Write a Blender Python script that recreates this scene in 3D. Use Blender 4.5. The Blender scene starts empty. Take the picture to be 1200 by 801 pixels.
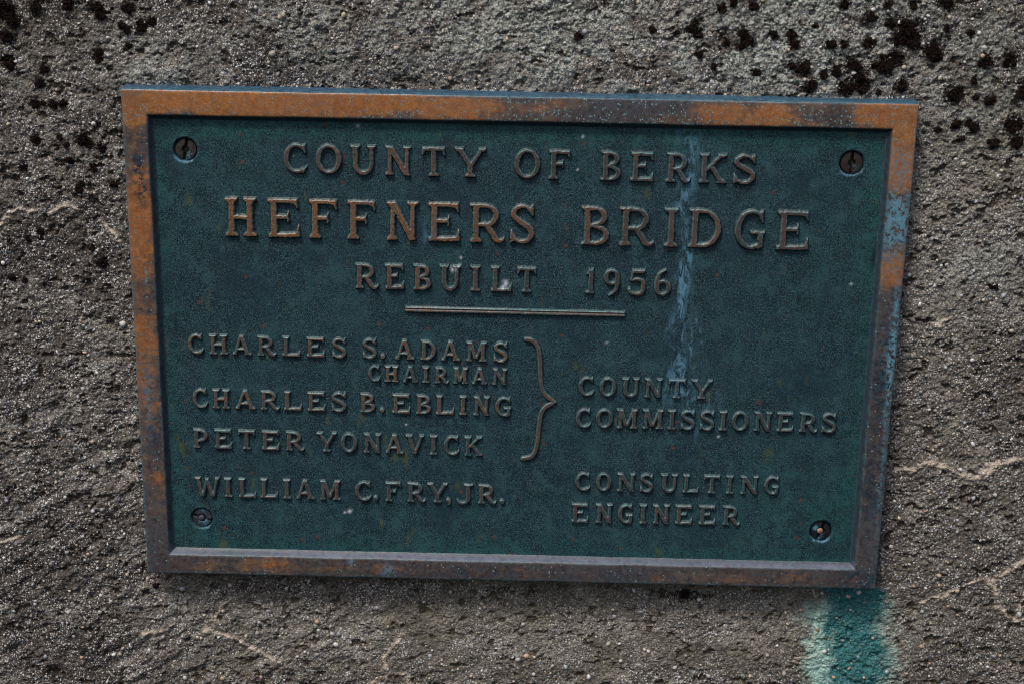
import bpy, math
import numpy as np
from mathutils import Matrix, Vector

SC = bpy.context.scene
COL = SC.collection
RNG = np.random.default_rng(7)

# ------------------------------------------------------------------ camera
cam_d = bpy.data.cameras.new('camera')
cam_d.sensor_width = 36.0
cam_d.lens = 57.0
cam_d.clip_start = 0.05
cam_d.clip_end = 100.0
cam = bpy.data.objects.new('camera', cam_d)
COL.objects.link(cam)
cam.matrix_world = Matrix.Translation((0.0146, -1.2587, 0.3946)) @ Matrix([[0.999698, -0.020869, 0.012976], [0.018627, 0.299136, -0.954029], [0.016028, 0.953982, 0.299435]]).to_4x4()
SC.camera = cam

# ------------------------------------------------------------------ sky, sun, exposure
SUN_EL, SUN_AZ = 58.0, -30.0          # soft overcast light, high and a little left of the viewer
world = bpy.data.worlds.new('World')
SC.world = world
world.use_nodes = True
wn = world.node_tree
wn.nodes.clear()
sky = wn.nodes.new('ShaderNodeTexSky')
sky.sky_type = 'NISHITA'
sky.sun_disc = False
sky.sun_elevation = math.radians(SUN_EL)
sky.sun_rotation = math.radians(180.0 - SUN_AZ)
sky.air_density = 1.0
sky.dust_density = 4.0
sky.ozone_density = 1.0
bg = wn.nodes.new('ShaderNodeBackground')
bg.inputs[1].default_value = 0.080
wo = wn.nodes.new('ShaderNodeOutputWorld')
wn.links.new(sky.outputs[0], bg.inputs[0])
wn.links.new(bg.outputs[0], wo.inputs[0])

sl = bpy.data.lights.new('sun', 'SUN')
sl.energy = 1.5
sl.angle = math.radians(12)
sl.color = (1.0, 0.94, 0.86)
sun = bpy.data.objects.new('sun', sl)
COL.objects.link(sun)
_e, _a = math.radians(SUN_EL), math.radians(SUN_AZ)
sdir = Vector((math.sin(_a) * math.cos(_e), -math.cos(_a) * math.cos(_e), math.sin(_e)))
sun.rotation_euler = sdir.to_track_quat('Z', 'Y').to_euler()
sun.location = (-1, -2, 3)

SC.view_settings.view_transform = 'Standard'
SC.view_settings.look = 'None'
SC.view_settings.exposure = 0.58
SC.view_settings.gamma = 1.0
SC.view_settings.use_curve_mapping = False
SC.render.engine = 'CYCLES'
SC.cycles.filter_width = 1.05

# ------------------------------------------------------------------ noise helpers
_T = np.random.default_rng(3).random((256, 256)).astype(np.float32)
_T2 = np.random.default_rng(4).random((256, 256, 3)).astype(np.float32)

def vnoise(x, z, s, seed=0):
    """smooth lattice noise, -1..1, feature size s (metres)"""
    x = x / s + seed * 17.31 + 500.3
    z = z / s + seed * 9.77 + 500.7
    i = np.floor(x).astype(np.int64); j = np.floor(z).astype(np.int64)
    u = x - i; v = z - j
    u = u * u * u * (u * (6 * u - 15) + 10); v = v * v * v * (v * (6 * v - 15) + 10)
    a = _T[i & 255, j & 255]; b = _T[(i + 1) & 255, j & 255]
    c = _T[i & 255, (j + 1) & 255]; d = _T[(i + 1) & 255, (j + 1) & 255]
    return 2 * ((a * (1 - u) + b * u) * (1 - v) + (c * (1 - u) + d * u) * v) - 1

def fbm(x, z, s, o=4, seed=0, g=0.5):
    t = 0; A = 1.0; n = 0
    for k in range(o):
        t = t + A * vnoise(x, z, s / 2 ** k, seed + 3 * k); n += A; A *= g
    return t / n

def worley(x, z, s, seed=0):
    """distance to the nearest jittered point (in cells) and that cell's random value"""
    x = x / s + seed * 31.7 + 700; z = z / s + seed * 13.9 + 700
    i = np.floor(x).astype(np.int64); j = np.floor(z).astype(np.int64)
    best = np.full(x.shape, 9.0, np.float32); val = np.zeros(x.shape, np.float32)
    for di in (-1, 0, 1):
        for dj in (-1, 0, 1):
            r = _T2[(i + di) & 255, (j + dj) & 255]
            d = (i + di + r[..., 0] - x) ** 2 + (j + dj + r[..., 1] - z) ** 2
            m = d < best
            best = np.where(m, d, best); val = np.where(m, r[..., 2], val)
    return np.sqrt(best), val

def sstep(a, b, x):
    t = np.clip((x - a) / (b - a), 0, 1)
    return t * t * (3 - 2 * t)

def blob(x, z, cx, cz, rx, rz=None):
    rz = rz or rx
    return np.exp(-((x - cx) / rx) ** 2 - ((z - cz) / rz) ** 2)

def seg_dist(x, z, pts, ws=None):
    """distance to a polyline (minus its half-width when given)"""
    best = np.full(x.shape, 9e9)
    for k in range(len(pts) - 1):
        (ax, az), (bx, bz) = pts[k], pts[k + 1]
        dx, dz = bx - ax, bz - az
        L = dx * dx + dz * dz + 1e-18
        t = np.clip(((x - ax) * dx + (z - az) * dz) / L, 0, 1)
        d = np.hypot(x - ax - t * dx, z - az - t * dz)
        if ws is not None:
            d = d - (ws[k] + t * (ws[k + 1] - ws[k])) / 2
        best = np.minimum(best, d)
    return best

# ------------------------------------------------------------------ mesh helpers
def link_mesh(name, verts, faces, mat, parent=None, loc=(0, 0, 0), attrs=None, smooth=True):
    """verts (n,3), faces (m,3|4) numpy"""
    me = bpy.data.meshes.new(name)
    n, m, k = len(verts), len(faces), faces.shape[1]
    me.vertices.add(n)
    me.vertices.foreach_set('co', np.asarray(verts, np.float32).ravel())
    me.loops.add(m * k)
    me.loops.foreach_set('vertex_index', faces.astype(np.int32).ravel())
    me.polygons.add(m)
    me.polygons.foreach_set('loop_start', np.arange(0, m * k, k, dtype=np.int32))
    me.polygons.foreach_set('loop_total', np.full(m, k, np.int32))
    me.polygons.foreach_set('use_smooth', np.full(m, smooth, bool))
    me.update(calc_edges=True)
    me.validate()
    for an, av in (attrs or {}).items():
        av = np.asarray(av, np.float32)
        if av.ndim == 1:
            a = me.attributes.new(an, 'FLOAT', 'POINT'); a.data.foreach_set('value', av)
        else:
            a = me.attributes.new(an, 'FLOAT_COLOR', 'POINT')
            a.data.foreach_set('color', np.concatenate([av, np.ones((len(av), 1), np.float32)], 1).ravel())
    me.materials.append(mat)
    o = bpy.data.objects.new(name, me)
    COL.objects.link(o)
    o.location = loc
    if parent is not None:
        o.parent = parent
    return o

def grid_faces(nx, nz, keep=None):
    a = (np.arange(nz - 1)[:, None] * nx + np.arange(nx - 1)[None, :])
    if keep is not None:
        a = a[keep]
    a = a.ravel()
    return np.stack([a, a + 1, a + nx + 1, a + nx], 1)          # counter-clockwise seen from -Y

def compact(verts, faces, attrs):
    used = np.unique(faces)
    mp = np.full(len(verts), -1, np.int64); mp[used] = np.arange(len(used))
    return verts[used], mp[faces], {k: v[used] for k, v in attrs.items()}

def hf(x0, x1, z0, z1, cell, sdf, levels, height, cut=None, skirt=0.0005):
    """relief grid: vertices near the given contour levels of sdf are snapped onto them so that edges are crisp.
    returns verts (local, front = -Y), faces, d, x, z"""
    nx = int(math.ceil((x1 - x0) / cell)) + 1; nz = int(math.ceil((z1 - z0) / cell)) + 1
    xs = np.linspace(x0, x1, nx); zs = np.linspace(z0, z1, nz)
    X, Z = np.meshgrid(xs, zs)
    d = sdf(X, Z)
    if levels:
        lv = np.array(levels)
        k = np.abs(d[..., None] - lv).argmin(-1); tgt = lv[k]
        e = cell * 0.15
        gx = (sdf(X + e, Z) - sdf(X - e, Z)) / (2 * e); gz = (sdf(X, Z + e) - sdf(X, Z - e)) / (2 * e)
        gl = np.hypot(gx, gz) + 1e-6
        mv = (tgt - d) * (np.abs(tgt - d) < 0.5 * cell)
        X = X + mv * gx / gl / np.maximum(gl, .7); Z = Z + mv * gz / gl / np.maximum(gl, .7)
        d = np.where(mv != 0, tgt, d)
    Y = -height(d, X, Z)
    keep = None
    if cut is not None:
        q = np.minimum(np.minimum(d[:-1, :-1], d[1:, :-1]), np.minimum(d[:-1, 1:], d[1:, 1:]))
        keep = q < cut
    V = np.stack([X.ravel(), Y.ravel(), Z.ravel()], 1)
    Fc = grid_faces(nx, nz, keep)
    return V, Fc, d.ravel(), X.ravel(), Z.ravel()

# ------------------------------------------------------------------ material helpers
def new_mat(name):
    m = bpy.data.materials.new(name); m.use_nodes = True
    nt = m.node_tree; nt.nodes.clear()
    out = nt.nodes.new('ShaderNodeOutputMaterial')
    p = nt.nodes.new('ShaderNodeBsdfPrincipled')
    nt.links.new(p.outputs[0], out.inputs[0])
    return m, nt, p

class G:
    """tiny node-graph writer"""
    def __init__(s, nt):
        s.nt = nt
        g = nt.nodes.new('ShaderNodeNewGeometry'); s.pos = g.outputs['Position']
        s.nrm = g.outputs['Normal']; s.point = g.outputs['Pointiness']
    def put(s, sock, v):
        if isinstance(v, bpy.types.NodeSocket): s.nt.links.new(v, sock)
        elif isinstance(v, (tuple, list)): sock.default_value = tuple(v) + ((1,) if len(v) == 3 and len(sock.default_value) == 4 else ())
        else: sock.default_value = v
    def noise(s, scale, detail=4, rough=.55, vec=None, dist=0.0, stretch=None):
        v = vec or s.pos
        if stretch:
            mp = s.nt.nodes.new('ShaderNodeMapping'); mp.inputs['Scale'].default_value = stretch
            s.nt.links.new(v, mp.inputs[0]); v = mp.outputs[0]
        n = s.nt.nodes.new('ShaderNodeTexNoise'); s.nt.links.new(v, n.inputs['Vector'])
        n.inputs['Scale'].default_value = scale; n.inputs['Detail'].default_value = detail
        n.inputs['Roughness'].default_value = rough; n.inputs['Distortion'].default_value = dist
        return n.outputs['Fac']
    def voro(s, scale, out='Distance', feature='F1', vec=None):
        n = s.nt.nodes.new('ShaderNodeTexVoronoi'); n.feature = feature
        s.nt.links.new(vec or s.pos, n.inputs['Vector']); n.inputs['Scale'].default_value = scale
        return n.outputs[out]
    def attr(s, name, color=False):
        n = s.nt.nodes.new('ShaderNodeAttribute'); n.attribute_name = name
        return n.outputs['Color' if color else 'Fac']
    def m(s, op, a, b=0.0, c=None, clamp=False):
        n = s.nt.nodes.new('ShaderNodeMath'); n.operation = op; n.use_clamp = clamp
        s.put(n.inputs[0], a); s.put(n.inputs[1], b)
        if c is not None: s.put(n.inputs[2], c)
        return n.outputs[0]
    def ramp(s, v, lo, hi, a=0.0, b=1.0):
        n = s.nt.nodes.new('ShaderNodeMapRange'); n.interpolation_type = 'SMOOTHSTEP'
        s.put(n.inputs[0], v)
        for k, q in ((1, lo), (2, hi), (3, a), (4, b)): s.put(n.inputs[k], q)
        return n.outputs[0]
    def mix(s, f, a, b, mode='MIX'):
        n = s.nt.nodes.new('ShaderNodeMix'); n.data_type = 'RGBA'; n.blend_type = mode
        s.put(n.inputs[0], f); s.put(n.inputs[6], a); s.put(n.inputs[7], b)
        return n.outputs[2]
    def sep(s, c):
        n = s.nt.nodes.new('ShaderNodeSeparateColor'); s.nt.links.new(c, n.inputs[0]); return n.outputs
    def bump(s, h, dist, strength=1.0, normal=None):
        n = s.nt.nodes.new('ShaderNodeBump'); s.put(n.inputs['Height'], h)
        n.inputs['Distance'].default_value = dist; n.inputs['Strength'].default_value = strength
        if normal: s.nt.links.new(normal, n.inputs['Normal'])
        return n.outputs[0]

# ------------------------------------------------------------------ materials
def make_concrete():
    m, nt, p = new_mat('weathered_concrete'); g = G(nt)
    warm = g.attr('warm'); dark = g.attr('grime'); vein = g.attr('vein'); stain = g.attr('stain')
    pale = g.attr('pale_stain'); lich = g.attr('lichen'); algae = g.attr('algae'); pit = g.attr('pit'); tone = g.attr('tone'); black = g.attr('black')
    n1 = g.noise(45, 6, .6); n2 = g.noise(260, 5, .65); n3 = g.noise(1300, 3, .6)
    base = g.mix(g.ramp(n1, .35, .65), C_BASE0, C_BASE1)
    base = g.mix(g.ramp(n2, .32, .7), base, C_BASE2)
    base = g.mix(warm, base, g.mix(n2, C_WARM0, C_WARM1))
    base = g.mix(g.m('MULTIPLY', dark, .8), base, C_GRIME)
    base = g.mix(g.m('MULTIPLY', g.ramp(n3, .42, .62), .55), base, C_MATRIX)
    base = g.mix(g.m('MULTIPLY', tone, g.ramp(g.noise(150, 6, .75), .34, .58, .25, .95)), base, g.mix(g.ramp(n3, .3, .65), (.15, .138, .112), (.46, .43, .37)))
    # sand grains: each voronoi cell one grain
    v1 = g.voro(560); c1 = g.sep(g.voro(560, 'Color'))
    v2 = g.voro(1000); c2 = g.sep(g.voro(1000, 'Color'))
    g1 = g.m('MULTIPLY', g.ramp(v1, .62, .42), g.ramp(c1[0], .72, .86))
    g2 = g.m('MULTIPLY', g.ramp(v2, .68, .45), g.ramp(c2[1], .74, .85))
    gc1 = g.mix(c1[1], (.36, .38, .43), (.84, .80, .70)); gc2 = g.mix(c2[2], (.46, .50, .58), (.95, .95, .93))
    keep = g.m('SUBTRACT', 1.0, g.m('MULTIPLY', algae, .7), clamp=True)
    patch = g.ramp(g.noise(38, 5, .65), .38, .58, .25, 1.0)
    base = g.mix(g.m('MULTIPLY', g.m('MULTIPLY', g1, g.m('MULTIPLY', patch, .85)), keep), base, gc1)
    base = g.mix(g.m('MULTIPLY', g.m('MULTIPLY', g2, g.m('MULTIPLY', patch, .85)), keep), base, gc2)
    cd = g.voro(760); cc = g.sep(g.voro(760, 'Color'))
    base = g.mix(g.m('MULTIPLY', g.ramp(cc[0], .70, .85), .6), base, (.035, .030, .026))
    base = g.mix(g.m('MULTIPLY', pit, g.ramp(n3, .3, .6, .45, .9)), base, g.mix(n2, (.018, .011, .006), (.075, .052, .034)))
    # organic growth and mineral deposits
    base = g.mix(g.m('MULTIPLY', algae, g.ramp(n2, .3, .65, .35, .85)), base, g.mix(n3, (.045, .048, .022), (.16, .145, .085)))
    lf = g.m('MULTIPLY', lich, g.ramp(g.noise(300, 5, .75, dist=1.4), .44, .52))
    base = g.mix(g.m('MULTIPLY', lf, .9), base, g.mix(n3, (.26, .29, .26), (.66, .69, .64)))
    vf = g.m('MULTIPLY', vein, g.m('MULTIPLY', g.ramp(n2, .3, .55, .45, 1.0), g.ramp(g.noise(75, 5, .7), .36, .54, .12, 1.0)))
    base = g.mix(g.m('MULTIPLY', vf, .95), base, g.mix(n3, (.42, .33, .25), (.86, .75, .63)))
    bk = g.ramp(g.m('ADD', black, g.m('MULTIPLY', g.m('SUBTRACT', g.noise(330, 5, .75), .5), 2.2)), .36, .56)
    base = g.mix(g.m('MULTIPLY', bk, .93), base, (.008, .0055, .005))
    ne = g.m('MULTIPLY', g.m('SUBTRACT', g.noise(150, 7, .75), .5), 1.5)
    pf = g.ramp(g.m('ADD', pale, g.m('MULTIPLY', ne, .7)), .10, .95); sf = g.ramp(g.m('ADD', stain, g.m('MULTIPLY', ne, .7)), .15, .85)
    base = g.mix(g.m('MULTIPLY', pf, .85), base, g.mix(g.ramp(n3, .3, .7), (.17, .42, .36), (.62, .86, .77)))
    base = g.mix(g.m('MULTIPLY', sf, g.ramp(n2, .25, .6, .7, .96)), base, g.mix(g.ramp(n3, .36, .64), (.006, .060, .074), (.045, .27, .28)))
    base = g.mix(g.m('MULTIPLY', g.m('MULTIPLY', sf, g1), .18), base, gc1)
    nt.links.new(base, p.inputs['Base Color'])
    p.inputs['Roughness'].default_value = .85
    p.inputs['Specular IOR Level'].default_value = .2
    h = g.m('ADD', g.m('MULTIPLY', g.noise(900, 4, .7), 1.0), g.m('MULTIPLY', g.ramp(v1, .7, .1), .5))
    h = g.m('ADD', h, g.m('MULTIPLY', lf, .5))
    nt.links.new(g.bump(h, .0011, .95), p.inputs['Normal'])
    return m

C_BASE0 = (.072, .058, .048); C_BASE1 = (.128, .108, .092); C_BASE2 = (.205, .185, .165)
C_WARM0 = (.090, .080, .062); C_WARM1 = (.24, .215, .170)
C_GRIME = (.034, .028, .029); C_MATRIX = (.026, .018, .014)

def make_pebble():
    m, nt, p = new_mat('pebble_stone'); g = G(nt)
    c = g.attr('tint', True)
    c = g.mix(g.ramp(g.noise(900, 3), .35, .7, 0, .45), c, (.12, .11, .10))
    nt.links.new(c, p.inputs['Base Color']); p.inputs['Roughness'].default_value = .45
    nt.links.new(g.bump(g.noise(1500, 3), .0004, .5), p.inputs['Normal'])
    return m

def make_moss():
    m, nt, p = new_mat('dry_black_moss'); g = G(nt)
    c = g.mix(g.ramp(g.noise(700, 3, .7), .48, .68), (.0045, .0030, .0030), (.055, .027, .018))
    nt.links.new(c, p.inputs['Base Color']); p.inputs['Roughness'].default_value = .9
    p.inputs['Specular IOR Level'].default_value = .15
    return m

def make_patina():
    """dark blue-green field of the plaque"""
    m, nt, p = new_mat('verdigris_bronze'); g = G(nt)
    verd = g.attr('verd'); streak = g.attr('streak'); fleck = g.attr('fleck'); drk = g.attr('dark')
    nA = g.noise(18, 6, .65); nB = g.noise(120, 5, .65); nC = g.noise(620, 4, .85); nD = g.noise(1000, 3, .8); nE = g.noise(60, 8, .78)
    c = g.mix(g.ramp(nA, .35, .65), (.0060, .0225, .0325), (.0120, .0480, .0580))
    c = g.mix(g.ramp(nB, .38, .66), c, (.020, .030, .048))
    c = g.mix(g.m('MULTIPLY', g.ramp(nC, .46, .58), .9), c, (.0040, .0085, .0125))
    c = g.mix(g.m('MULTIPLY', g.ramp(nC, .48, .38), .8), c, (.026, .095, .112))
    c = g.mix(g.m('MULTIPLY', g.ramp(nD, .54, .62), .8), c, (.10, .20, .23))
    c = g.mix(g.m('MULTIPLY', g.m('MULTIPLY', verd, .8), g.m('MULTIPLY', g.ramp(nB, .30, .65, .25, .95), g.ramp(nE, .35, .6, .35, 1))), c, g.mix(g.ramp(nC, .38, .62), (.016, .130, .112), (.004, .030, .029)))
    run = g.m('MULTIPLY', g.ramp(g.noise(70, 4, .6, stretch=(1, 1, .16)), .50, .68), g.ramp(nA, .38, .6, .05, .35))
    c = g.mix(run, c, g.mix(nC, (.006, .045, .048), (.040, .125, .130)))
    c = g.mix(g.m('MULTIPLY', g.ramp(nE, .48, .64), .55), c, g.mix(nC, (.012, .062, .074), (.055, .135, .155)))
    c = g.mix(g.m('MULTIPLY', g.ramp(nE, .46, .34), .45), c, (.010, .016, .028))
    c = g.mix(g.m('MULTIPLY', g.ramp(g.noise(26, 6, .7), .50, .66), .55), c, g.mix(nC, (.0035, .010, .018), (.020, .050, .068)))
    # olive and rust specks
    so = g.m('MULTIPLY', g.ramp(g.noise(85, 3, .5, stretch=(1, 1, .45)), .655, .76), .55)
    c = g.mix(so, c, (.085, .095, .035))
    vr = g.voro(75); cr = g.sep(g.voro(75, 'Color'))
    rs = g.m('MULTIPLY', g.ramp(vr, .17, .06), g.ramp(cr[0], .70, .80))
    c = g.mix(g.m('MULTIPLY', rs, .65), c, (.125, .048, .018))
    c = g.mix(g.m('MULTIPLY', drk, .85), c, (.004, .007, .008))
    ns = g.noise(170, 5, .7, dist=1.2, stretch=(1, 1, .35))
    sf = g.m('MULTIPLY', streak, g.ramp(ns, .46, .60, .0, 1.0), clamp=True)
    c = g.mix(g.m('MULTIPLY', sf, .8), c, g.mix(nC, (.06, .17, .27), (.18, .37, .52)))
    c = g.mix(fleck, c, (.50, .56, .62))
    nt.links.new(c, p.inputs['Base Color'])
    p.inputs['Metallic'].default_value = 0.0
    nt.links.new(g.ramp(nC, .35, .65, .40, .60), p.inputs['Roughness'])
    p.inputs['Specular IOR Level'].default_value = .22
    h = g.m('ADD', g.m('MULTIPLY', nC, 1.0), g.m('MULTIPLY', g.noise(350, 3), .8))
    h = g.m('ADD', h, g.m('MULTIPLY', sf, .3))
    nt.links.new(g.bump(h, .0006, .8), p.inputs['Normal'])
    return m

def make_letter_metal():
    m, nt, p = new_mat('worn_letter_bronze'); g = G(nt)
    top = g.attr('top'); rim = g.attr('rim'); worn = g.attr('worn'); streak = g.attr('streak'); fleck = g.attr('fleck')
    nB = g.noise(260, 4, .6); nC = g.noise(1100, 3, .7); nL = g.noise(22, 3)
    side = g.mix(g.ramp(nC, .42, .58), (.006, .016, .022), (.022, .085, .090))
    br = g.mix(g.ramp(nB, .35, .65), (.066, .056, .066), (.150, .086, .064))
    br = g.mix(worn, br, g.mix(nB, (.18, .082, .040), (.44, .185, .066)))
    br = g.mix(g.m('MULTIPLY', g.ramp(nC, .47, .57), .80), br, (.030, .058, .070))
    c = g.mix(g.m('MULTIPLY', top, g.ramp(nL, .25, .6, .80, 1.0)), side, br)
    rf = g.m('MULTIPLY', rim, g.ramp(g.noise(420, 4, .7), .38, .55))
    c = g.mix(g.m('MULTIPLY', rim, g.ramp(g.noise(200, 3), .50, .6, 0, .35)), c, g.mix(nC, (.10, .10, .15), (.26, .25, .33)))  # lavender edge highlight painted onto the rim
    c = g.mix(g.m('MULTIPLY', rf, .75), c, g.mix(nC, (.030, .125, .135), (.15, .36, .38)))
    sf = g.m('MULTIPLY', streak, g.ramp(g.noise(300, 4, .7), .45, .6))
    c = g.mix(g.m('MULTIPLY', sf, .7), c, (.08, .20, .32))
    c = g.mix(fleck, c, (.50, .56, .62))
    c = g.mix(g.m('MULTIPLY', g.attr('foot_shade'), g.ramp(nC, .3, .6, 1.0, .6)), c, (.0045, .009, .012))  # dark shadow line round the foot of the relief, painted into the colour
    nt.links.new(c, p.inputs['Base Color'])
    nt.links.new(g.m('MULTIPLY', top, .35), p.inputs['Metallic'])
    p.inputs['Specular IOR Level'].default_value = .4
    nt.links.new(g.ramp(nC, .35, .65, .32, .55), p.inputs['Roughness'])
    h = g.m('ADD', g.m('MULTIPLY', nC, 1.0), g.m('MULTIPLY', nB, .7))
    nt.links.new(g.bump(h, .0004, .5), p.inputs['Normal'])
    return m

def make_frame_metal():
    m, nt, p = new_mat('worn_frame_bronze'); g = G(nt)
    face = g.attr('face'); org = g.attr('worn'); drk = g.attr('dark'); blue = g.attr('blue'); edge = g.attr('edge'); inner = g.attr('inner')
    spk = g.attr('speck')
    nA = g.noise(30, 4, .6); nB = g.noise(240, 5, .7); nC = g.noise(1200, 3, .7)
    nS = g.noise(110, 5, .65, stretch=(.25, 1, 1))
    orange = g.mix(g.ramp(nB, .3, .7), (.40, .135, .020), (.66, .255, .052))
    brown = g.mix(g.ramp(nB, .3, .7), (.030, .018, .013), (.095, .050, .028))
    f = g.m('ADD', org, g.m('MULTIPLY', g.m('SUBTRACT', nA, .5), 1.3))
    f = g.m('ADD', f, g.m('MULTIPLY', g.m('SUBTRACT', nS, .5), 1.1))
    f = g.ramp(f, .30, .92)
    mid = g.mix(g.ramp(nB, .3, .7), (.12, .062, .030), (.23, .115, .050))
    c = g.mix(g.ramp(f, .0, .45), brown, mid)
    c = g.mix(g.ramp(f, .40, 1.0), c, orange)
    c = g.mix(g.m('MULTIPLY', g.ramp(nC, .50, .62), .60), c, (.085, .095, .115))
    # blue-black sulphide blotches
    d = g.m('MULTIPLY', drk, g.ramp(g.noise(160, 5, .7), .42, .56))
    c = g.mix(g.m('MULTIPLY', d, .9), c, (.014, .017, .028))
    # grey-blue bloom
    gb = g.m('MULTIPLY', g.attr('grey'), g.ramp(nB, .3, .6))
    c = g.mix(g.m('MULTIPLY', gb, .6), c, (.060, .072, .095))
    # turquoise specks and drips
    vs = g.voro(620); cs = g.sep(g.voro(620, 'Color'))
    sp = g.m('MULTIPLY', g.m('MULTIPLY', g.ramp(vs, .50, .28), g.ramp(cs[0], g.m('SUBTRACT', 1.0, g.m('MULTIPLY', spk, .5)), g.m('SUBTRACT', 1.08, g.m('MULTIPLY', spk, .5)))), 1.0)
    c = g.mix(g.m('MULTIPLY', sp, .8), c, (.19, .40, .42))
    bl = g.m('MULTIPLY', blue, g.ramp(g.noise(330, 5, .7), .42, .54))
    c = g.mix(g.m('MULTIPLY', bl, .85), c, g.mix(nC, (.04, .15, .22), (.17, .37, .48)))
    sidec = g.mix(g.ramp(nB, .35, .65), (.018, .048, .078), (.050, .13, .21))
    sidec = g.mix(inner, sidec, g.mix(g.ramp(nB, .35, .65), (.016, .030, .040), (.035, .042, .060)))
    sidec = g.mix(g.m('MULTIPLY', g.attr('bevel_sheen'), g.ramp(nB, .3, .6, .45, 1)), sidec, g.mix(nC, (.04, .06, .10), (.24, .23, .33)))  # sky highlight on the bottom inner bevel, painted into the colour
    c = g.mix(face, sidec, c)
    ef = g.m('MULTIPLY', edge, g.ramp(g.noise(300, 4, .7), .42, .6))
    c = g.mix(g.m('MULTIPLY', ef, .7), c, (.060, .19, .23))
    nt.links.new(c, p.inputs['Base Color'])
    nt.links.new(g.m('MULTIPLY', face, g.m('MULTIPLY', f, .45)), p.inputs['Metallic'])
    nt.links.new(g.ramp(nC, .35, .65, .36, .56), p.inputs['Roughness'])
    h = g.m('ADD', g.m('MULTIPLY', nC, .8), g.m('MULTIPLY', nB, 1.0))
    nt.links.new(g.bump(h, .00035, .5), p.inputs['Normal'])
    return m

def make_screw_metal(name, a, b, blue=0.0):
    m, nt, p = new_mat(name); g = G(nt)
    nB = g.noise(330, 4, .65); nC = g.noise(1300, 3, .7); cr = g.attr('crust')
    c = g.mix(g.ramp(nB, .35, .65), a, b)
    c = g.mix(g.m('MULTIPLY', g.ramp(nC, .48, .62), .5), c, tuple(.4 * q for q in a))
    c = g.mix(g.m('MULTIPLY', cr, g.ramp(nB, .38, .55)), c, (.10, .27, .36))
    if blue: c = g.mix(g.m('MULTIPLY', g.ramp(g.noise(170, 3), .55, .68), blue), c, (.05, .17, .26))
    nt.links.new(c, p.inputs['Base Color']); p.inputs['Metallic'].default_value = .35
    p.inputs['Roughness'].default_value = .5
    nt.links.new(g.bump(nC, .0004, .5), p.inputs['Normal'])
    return m

M_CONC = make_concrete(); M_PEB = make_pebble(); M_MOSS = make_moss()
M_PAT = make_patina(); M_LET = make_letter_metal(); M_FRAME = make_frame_metal()

# ------------------------------------------------------------------ concrete wall
FW, FH = 0.610, 0.4047                 # outer size of the plaque
FRONT, FIELD = 0.022, 0.016            # distance of its faces from the wall
VEINS = [
    [(0.3183, -0.1068), (0.3353, -0.0995), (0.3472, -0.0985), (0.3617, -0.1027), (0.3810, -0.1114), (0.3904, -0.1074), (0.4035, -0.0972), (0.4227, -0.0929)],
    [(0.4327, -0.1831), (0.4208, -0.1928), (0.4075, -0.2035), (0.3988, -0.2029), (0.3782, -0.2138), (0.3608, -0.2206), (0.3468, -0.2258)],
    [(0.4075, -0.2035), (0.4135, -0.2193), (0.4174, -0.2288), (0.4241, -0.2367)],
    [(-0.2640, -0.2657), (-0.2479, -0.2702), (-0.2311, -0.2780), (-0.2166, -0.2875), (-0.2042, -0.2955), (-0.1954, -0.3002)],
    [(-0.2640, -0.2657), (-0.2515, -0.2491), (-0.2407, -0.2358)],
    [(-0.1107, -0.3155), (-0.1047, -0.3062), (-0.1083, -0.2913), (-0.1030, -0.2813), (-0.0941, -0.2687)],
    [(-0.1047, -0.3062), (-0.0905, -0.3041), (-0.0839, -0.3148)], [(-0.1241, -0.3159), (-0.1107, -0.3088), (-0.1047, -0.3062)],
    [(-0.4359, -0.1894), (-0.4268, -0.1853), (-0.4193, -0.1827)], [(-0.4139, 0.0890), (-0.4051, 0.0969), (-0.3966, 0.1005), (-0.3815, 0.1015)],
    [(-0.2898, -0.2623), (-0.3012, -0.2683), (-0.3177, -0.2720)], [(0.2567, -0.2152), (0.2652, -0.2327), (0.2637, -0.2513), (0.2597, -0.2677), (0.2687, -0.2798)],
    [(0.2455, -0.2854), (0.2562, -0.2801), (0.2654, -0.2758), (0.2783, -0.2812)], [(0.3404, 0.0190), (0.3480, 0.0256), (0.3531, 0.0293)],
    [(-0.3314, 0.0928), (-0.3237, 0.0845), (-0.3179, 0.0776)], [(-0.3721, 0.0989), (-0.3614, 0.1061), (-0.3527, 0.1035)], [(0.4366, -0.2187), (0.4304, -0.2414), (0.4387, -0.2380)],
]
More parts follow.
